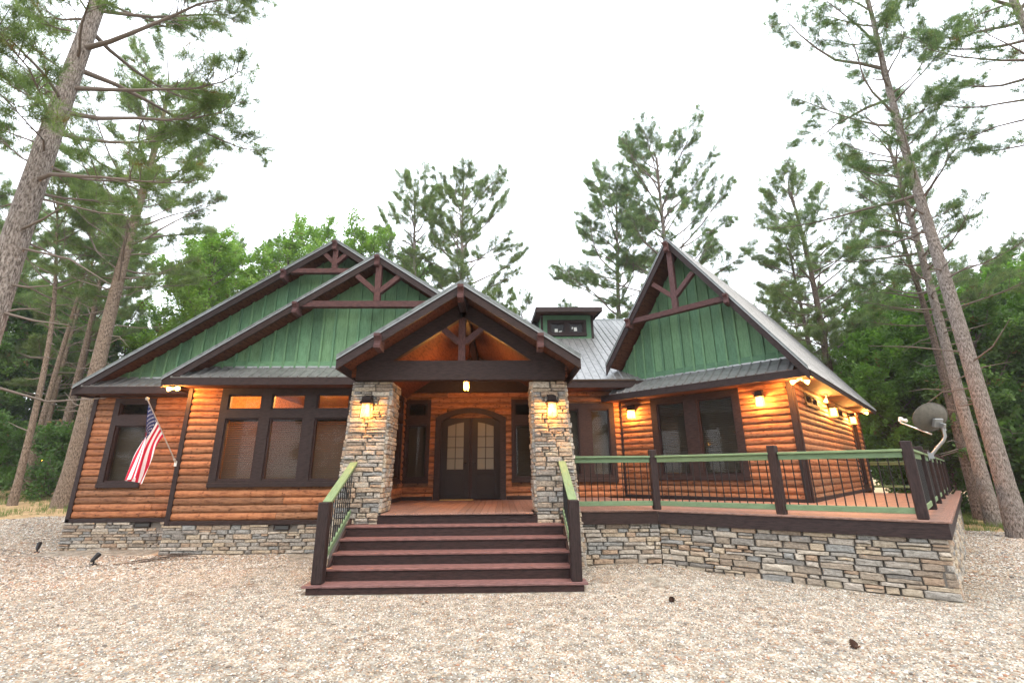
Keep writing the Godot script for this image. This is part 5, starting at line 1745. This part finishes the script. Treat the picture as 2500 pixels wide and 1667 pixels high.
# ------------------------------------------------------------------ flag
func flag_texture() -> ImageTexture:
	var w := 760
	var h := 400
	var im := Image.create(w, h, false, Image.FORMAT_RGB8)
	var red := Color8(206, 26, 58)
	var white := Color8(244, 240, 240)
	var navy := Color8(34, 46, 96)
	for i in 13:
		im.fill_rect(Rect2i(0, int(i * h / 13.0), w, int(h / 13.0) + 2), red if i % 2 == 0 else white)
	var cw := int(w * 0.4)
	var ch := int(h * 7 / 13.0)
	im.fill_rect(Rect2i(0, 0, cw, ch), navy)
	for row in 9:
		var n := 6 if row % 2 == 0 else 5
		for k in n:
			var cx := cw * (2 * k + (1 if n == 6 else 2)) / 12.0
			var cy := ch * (row + 1) / 10.0
			var poly := PackedVector2Array()
			for j in 10:
				var rr := 12.0 if j % 2 == 0 else 4.8
				poly.append(Vector2(cx + rr * sin(j * PI / 5), cy - rr * cos(j * PI / 5)))
			for yy in range(int(cy) - 12, int(cy) + 13):
				for xx in range(int(cx) - 12, int(cx) + 13):
					if Geometry2D.is_point_in_polygon(Vector2(xx + 0.5, yy + 0.5), poly):
						im.set_pixel(xx, yy, white)
	return ImageTexture.create_from_image(im)

func build_flag() -> void:
	var base := Vector3(-7.70, 2.02, -11.33)
	var tip := Vector3(-7.74, 3.31, -10.13)
	var t := thing("flag", "stars and stripes flag hanging from a slanted white pole on the cabin corner", "flag", Transform3D(Basis.IDENTITY, base))
	var d := tip - base
	var m := MB.new()
	m.tube(PackedVector3Array([Vector3.ZERO, d * 0.5, d]), PackedFloat32Array([0.0125, 0.0125, 0.012]), 10)
	part(t, "pole", m.mesh(), M.chrome)
	var f := MB.new()
	var u := d.normalized()
	f.tube(PackedVector3Array([d, d + u * 0.015, d + u * 0.03, d + u * 0.055, d + u * 0.07]), PackedFloat32Array([0.014, 0.03, 0.036, 0.03, 0.008]), 12)
	part(t, "finial", f.mesh(), M.chrome)
	var k := MB.new()
	k.box(Vector3(0, -0.03, 0.0), Vector3(0.06, 0.12, 0.02), Basis.IDENTITY, 0.004)
	k.tube(PackedVector3Array([-u * 0.03, u * 0.1]), PackedFloat32Array([0.022, 0.02]), 10)
	part(t, "bracket", k.mesh(), M.chrome)
	# cloth: hoist along the pole from near the tip, fly hanging down in folds
	var rows := []
	var uvs := []
	var ns := 26
	var nt := 44
	for i in ns + 1:
		var s := float(i) / ns
		var row := PackedVector3Array()
		var uvr := []
		for j in nt + 1:
			var q := float(j) / nt
			var hoist := d - u * (0.06 + 0.92 * s)
			# each thread of the fly drops, drawn in under the tip as it goes down
			var draw := 1.0 - exp(-2.6 * q)
			var z0 := (d - u * 0.06).z
			var drop := q * lerpf(1.68, 1.12, s)
			var zz := lerpf(hoist.z, z0 - 0.30 + 0.10 * s, draw * 0.5)
			var fold := 0.12 * sin(s * 6.5 + q * 0.9 + 1.2) * smoothstep(0.05, 0.7, q) + 0.02 * sin(s * 21.0 + q * 3.0) * smoothstep(0.1, 0.7, q)
			var xx := hoist.x - 0.16 * q - 0.06 * s * draw + fold
			row.append(Vector3(xx, hoist.y - drop * (0.94 - 0.1 * sin(q * PI) * s), zz + 0.05 * cos(s * 11.0 + q * 2.0) * q))
			uvr.append(Vector2(q, s))
		rows.append(row)
		uvs.append(uvr)
	var c := MB.new()
	c.sheet(rows, Vector3(1, 0, 0.5), uvs)
	var cm := StandardMaterial3D.new()
	cm.albedo_texture = flag_texture()
	cm.roughness = 0.85
	cm.backlight_enabled = true
	cm.backlight = Color(0.35, 0.35, 0.35)
	cm.cull_mode = BaseMaterial3D.CULL_DISABLED
	part(t, "cloth", c.mesh(), cm)

# ------------------------------------------------------------------ satellite dish
func build_dish() -> void:
	var base := Vector3(7.96, 1.97, -8.70)
	var t := thing("satellite_dish", "grey satellite dish on a bent mast fixed to the deck railing", "satellite dish", Transform3D(Basis.IDENTITY, base))
	var out := Vector3(S2, 0, S2)
	var foot := MB.new()
	foot.box(Vector3(-0.01, 0, -0.01) + out * 0.045, Vector3(0.13, 0.16, 0.012), Basis(Vector3.UP, PI * 0.25), 0.003)
	foot.box(out * 0.07, Vector3(0.05, 0.11, 0.07), Basis(Vector3.UP, PI * 0.25), 0.003)
	part(t, "foot_plate", foot.mesh(), M.steel)
	var m := MB.new()
	m.tube(PackedVector3Array([out * 0.06, out * 0.20 + Vector3(0, 0.17, 0), out * 0.29 + Vector3(0, 0.27, 0), out * 0.325 + Vector3(0, 0.34, 0), out * 0.33 + Vector3(0, 0.52, 0)]), PackedFloat32Array([0.027, 0.027, 0.027, 0.027, 0.027]), 12)
	part(t, "mast", m.mesh(), M.steel)
	var c := out * 0.22 + Vector3(0, 0.69, 0)
	var face := Vector3(-0.07, 0.38, -0.92).normalized()
	var wide := face.cross(Vector3.UP).normalized()
	var tall := wide.cross(face).normalized()
	if tall.y < 0: tall = -tall
	var rows := []
	for i in 9:
		var row := PackedVector3Array()
		for j in 33:
			var a := TAU * j / 32.0
			var r := i / 8.0
			row.append(c + wide * cos(a) * r * 0.36 + tall * sin(a) * r * 0.275 + face * (0.085 * r * r - 0.04))
		rows.append(row)
	var s := MB.new()
	s.sheet(rows, -face)
	var rim := PackedVector3Array()
	var rr := PackedFloat32Array()
	for j in 33:
		rim.append(rows[8][j])
		rr.append(0.008)
	s.tube(rim, rr, 5, false)
	part(t, "reflector", s.mesh(), M.dish)
	var top := out * 0.33 + Vector3(0, 0.50, 0)
	var h := MB.new()
	h.tube(PackedVector3Array([top + Vector3(0, -0.06, 0), top + Vector3(0, 0.06, 0)]), PackedFloat32Array([0.036, 0.036]), 10)
	h.box(c - face * 0.075 + Vector3(0, -0.07, 0), Vector3(0.17, 0.16, 0.06), Basis(wide, tall, face), 0.008)
	h.box((c + top) * 0.5 - face * 0.05 + Vector3(0, -0.03, 0), Vector3(0.05, 0.09, 0.16), Basis(wide, tall, face), 0.006)
	part(t, "mount_bracket", h.mesh(), M.steel)
	for k in 4:
		part(t, "bolt", box_mesh(Vector3(0.022, 0.022, 0.03), 0.004), M.chrome, Transform3D(Basis(wide, tall, face), c - face * 0.115 + wide * (0.06 if k % 2 == 0 else -0.06) + tall * (-0.02 if k < 2 else -0.12)))
	var l0 := c - tall * 0.31 - face * 0.02
	var l1 := c + face * 0.62 - tall * 0.27
	var a := MB.new()
	a.tube(PackedVector3Array([l0, l1]), PackedFloat32Array([0.016, 0.014]), 8)
	part(t, "feed_arm", a.mesh(), M.chrome)
	var n := MB.new()
	n.box(l1 + tall * 0.06, Vector3(0.06, 0.09, 0.06), Basis(wide, tall, face), 0.008)
	n.tube(PackedVector3Array([l1 + tall * 0.07, l1 + tall * 0.07 - face * 0.06, l1 + tall * 0.07 - face * 0.11, l1 + tall * 0.07 - face * 0.13]), PackedFloat32Array([0.02, 0.024, 0.036, 0.03]), 12)
	part(t, "receiver", n.mesh(), M.white)

# ------------------------------------------------------------------ small things on the ground
func pine_cone(label: String, at: Vector3, k: float) -> void:
	var t := thing("pine_cone", label, "pine cone", Transform3D(Basis(Vector3.UP, k * 40.0) * Basis(Vector3.RIGHT, 1.2), at), "pine cones on the gravel")
	var b := MB.new()
	b.tube(PackedVector3Array([Vector3(0, -0.04, 0), Vector3(0, -0.02, 0), Vector3(0, 0.02, 0), Vector3(0, 0.05, 0)]) , PackedFloat32Array([0.012, 0.026, 0.022, 0.006]), 9)
	part(t, "core", b.mesh(), M.cone)
	var sc := MB.new()
	for i in 46:
		var f := i / 46.0
		var a := i * 2.4
		var d := Vector3(cos(a), 0, sin(a))
		var p := Vector3(0, lerpf(-0.035, 0.048, f), 0) + d * lerpf(0.03, 0.008, f)
		var s := Vector3(-sin(a), 0, cos(a)) * 0.012
		sc.tri(p - s, p + s, p + d * 0.016 + Vector3(0, 0.014, 0), d)
		sc.tri(p - s * 0.7 + d * 0.016 + Vector3(0, 0.012, 0), p + s * 0.7 + d * 0.016 + Vector3(0, 0.012, 0), p, Vector3.UP)
	part(t, "scales", sc.mesh(), M.cone)

func garden_light(label: String, at: Vector3, turn: float) -> void:
	var t := thing("garden_spotlight", label, "spotlight", Transform3D(Basis(Vector3.UP, turn), at), "garden spotlights by the cabin")
	var s := MB.new()
	s.tube(PackedVector3Array([Vector3(0, -0.05, 0), Vector3(0, 0.08, 0)]), PackedFloat32Array([0.008, 0.016]), 8)
	s.box(Vector3(0, 0.015, 0), Vector3(0.09, 0.03, 0.09), Basis.IDENTITY, 0.008)
	part(t, "stake", s.mesh(), M.black)
	var h := MB.new()
	h.tube(PackedVector3Array([Vector3(0, 0.07, 0.05), Vector3(0, 0.1, 0.03), Vector3(0, 0.2, -0.06), Vector3(0, 0.21, -0.07)]), PackedFloat32Array([0.02, 0.038, 0.05, 0.044]), 12)
	part(t, "lamp_head", h.mesh(), M.black)
	var l := MB.new()
	l.tube(PackedVector3Array([Vector3(0, 0.212, -0.071), Vector3(0, 0.214, -0.073)]), PackedFloat32Array([0.04, 0.04]), 12)
	part(t, "lens", l.mesh(), M.steel)

func build_small_things() -> void:
	pine_cone("dark pine cone on the gravel right of the steps", Vector3(2.33, 0.03, -7.0), 0.3)
	pine_cone("dark pine cone on the gravel nearest the camera at lower right", Vector3(3.54, 0.03, -5.21), 0.7)
	garden_light("black garden spotlight on the gravel farther left of the cabin", Vector3(-10.95, 0.0, -11.95), 0.6)
	garden_light("black garden spotlight on the gravel in front of the left foundation", Vector3(-8.22, 0.0, -10.25), -0.4)
	# cable between the spotlights
	var p := PackedVector3Array()
	var r := PackedFloat32Array()
	for i in 40:
		var f := i / 39.0
		var x := lerpf(-13.5, -6.2, f)
		var z := -11.9 + 1.75 * smoothstep(0.3, 0.7, f) - 0.9 * smoothstep(0.75, 1.0, f) + 0.12 * sin(f * 21.0)
		p.append(Vector3(x, gh(x, z) + 0.012, z))
		r.append(0.004)
	var c := MB.new()
	c.tube(p, r, 5)
	var o := part(self, "cable", c.mesh(), M.black)
	o.set_meta("label", "thin black cable lying on the gravel between the garden spotlights")
	o.set_meta("category", "cable")
	# sticks lying by the foundation
	for i in 6:
		var b := MB.new()
		var q := Vector3(-7.15 + rng.randf_range(-0.2, 0.2), 0.02 + 0.012 * i, -10.75 + rng.randf_range(-0.2, 0.2))
		var a := rng.randf_range(-0.5, 0.5)
		var d := Vector3(cos(a), 0.05, sin(a)) * rng.randf_range(0.25, 0.5)
		b.tube(PackedVector3Array([q - d, q + Vector3(0, 0.02, 0.02), q + d]), PackedFloat32Array([0.010, 0.012, 0.006]), 6)
		var st := part(self, "stick", b.mesh(), M.bark_dark)
		st.name = numbered("stick")
		st.set_meta("label", "dry stick in the small pile by the left foundation")
		st.set_meta("category", "stick")
		st.set_meta("group", "sticks in the pile by the foundation")
	# neighbouring cabin far behind the trees on the left
	var keep := cabin
	var y := gh(-25.0, -30.0)
	cabin = thing("neighbour_cabin", "dark log cabin half hidden behind the thin trunks at far left", "cabin", Transform3D(Basis(Vector3.UP, 0.6), Vector3(-27.0, y, -31.0)))
	log_wall(Transform3D.IDENTITY, -4, 4, 0.3, 2.6, [[-1.0, 0.4, 1.0, 2.2]])
	window(Transform3D.IDENTITY, [-1.0, 0.4, 1.0, 2.2], [[-0.88, -0.36, 1.12, 2.1, 0], [-0.24, 0.28, 1.12, 2.1, 0]])
	plain_box("rear_wall", Vector3(-4, -0.2, -5), Vector3(4, 2.6, -0.2), M.dark_room)
	roof_plane(Vector3(-4.4, 4.4, -2.6), Vector3(4.4, 4.4, -2.6), Vector3(0, -0.6, 1), 3.6)
	timber(cabin, "fascia", Vector3(-4.4, 2.5, 0.5), Vector3(4.4, 2.5, 0.5), 0.2, 0.04, M.trim[0])
	cabin = keep
	var xn := Transform3D(Basis(Vector3.UP, 0.6), Vector3(-27.0, y, -31.0))
	wall_lantern("tiny lit lantern on the half hidden cabin at far left", xn * Transform3D(Basis.IDENTITY, Vector3(-1.9, 1.5, 0.05)), 1.2, 2.0)

# ------------------------------------------------------------------ scene
func _ready() -> void:
	rng.seed = 20240
	var cam := Camera3D.new()
	cam.name = "camera"
	cam.fov = 73.31
	cam.near = 0.05
	cam.far = 1200.0
	cam.transform = Transform3D(Basis(Vector3.UP, deg_to_rad(-1.28)) * Basis(Vector3.RIGHT, deg_to_rad(16.0)) * Basis(Vector3.BACK, deg_to_rad(-0.445)), Vector3(0, 1.72, 0))
	add_child(cam)
	cam.current = true
	var env := Environment.new()
	env.background_mode = Environment.BG_SKY
	var sm := ProceduralSkyMaterial.new()
	sm.sky_top_color = Color(0.90, 0.93, 0.97)
	sm.sky_horizon_color = Color(0.97, 0.975, 0.98)
	sm.sky_curve = 0.15
	sm.ground_bottom_color = Color(0.5, 0.48, 0.45)
	sm.ground_horizon_color = Color(0.7, 0.7, 0.68)
	sm.sun_angle_max = 1.0
	var sky := Sky.new()
	sky.sky_material = sm
	env.sky = sky
	env.background_energy_multiplier = 1.0
	env.tonemap_mode = Environment.TONE_MAPPER_LINEAR
	env.tonemap_exposure = 3.8
	env.sdfgi_enabled = true
	env.ssao_enabled = true
	env.ssil_enabled = true
	env.fog_enabled = true
	env.fog_light_color = Color(0.95, 0.97, 1.0)
	env.fog_density = 0.0006
	var we := WorldEnvironment.new()
	we.environment = env
	add_child(we)
	var sun := DirectionalLight3D.new()
	sun.name = "sun"
	sun.light_energy = 0.3
	sun.light_angular_distance = 30.0
	sun.light_color = Color(1.0, 0.97, 0.93)
	sun.shadow_enabled = true
	sun.rotation = Vector3(deg_to_rad(-55), deg_to_rad(25), 0)
	add_child(sun)
	make_materials()
	build_ground()
	build_cabin()
	build_columns()
	build_stairs()
	build_deck()
	build_stair_rails()
	build_deck_railing()
	print("built cabin ", Time.get_ticks_msec())
	build_lamps()
	build_flag()
	build_dish()
	build_trees()
	build_small_things()
	order_labels()
	print("done ", Time.get_ticks_msec())
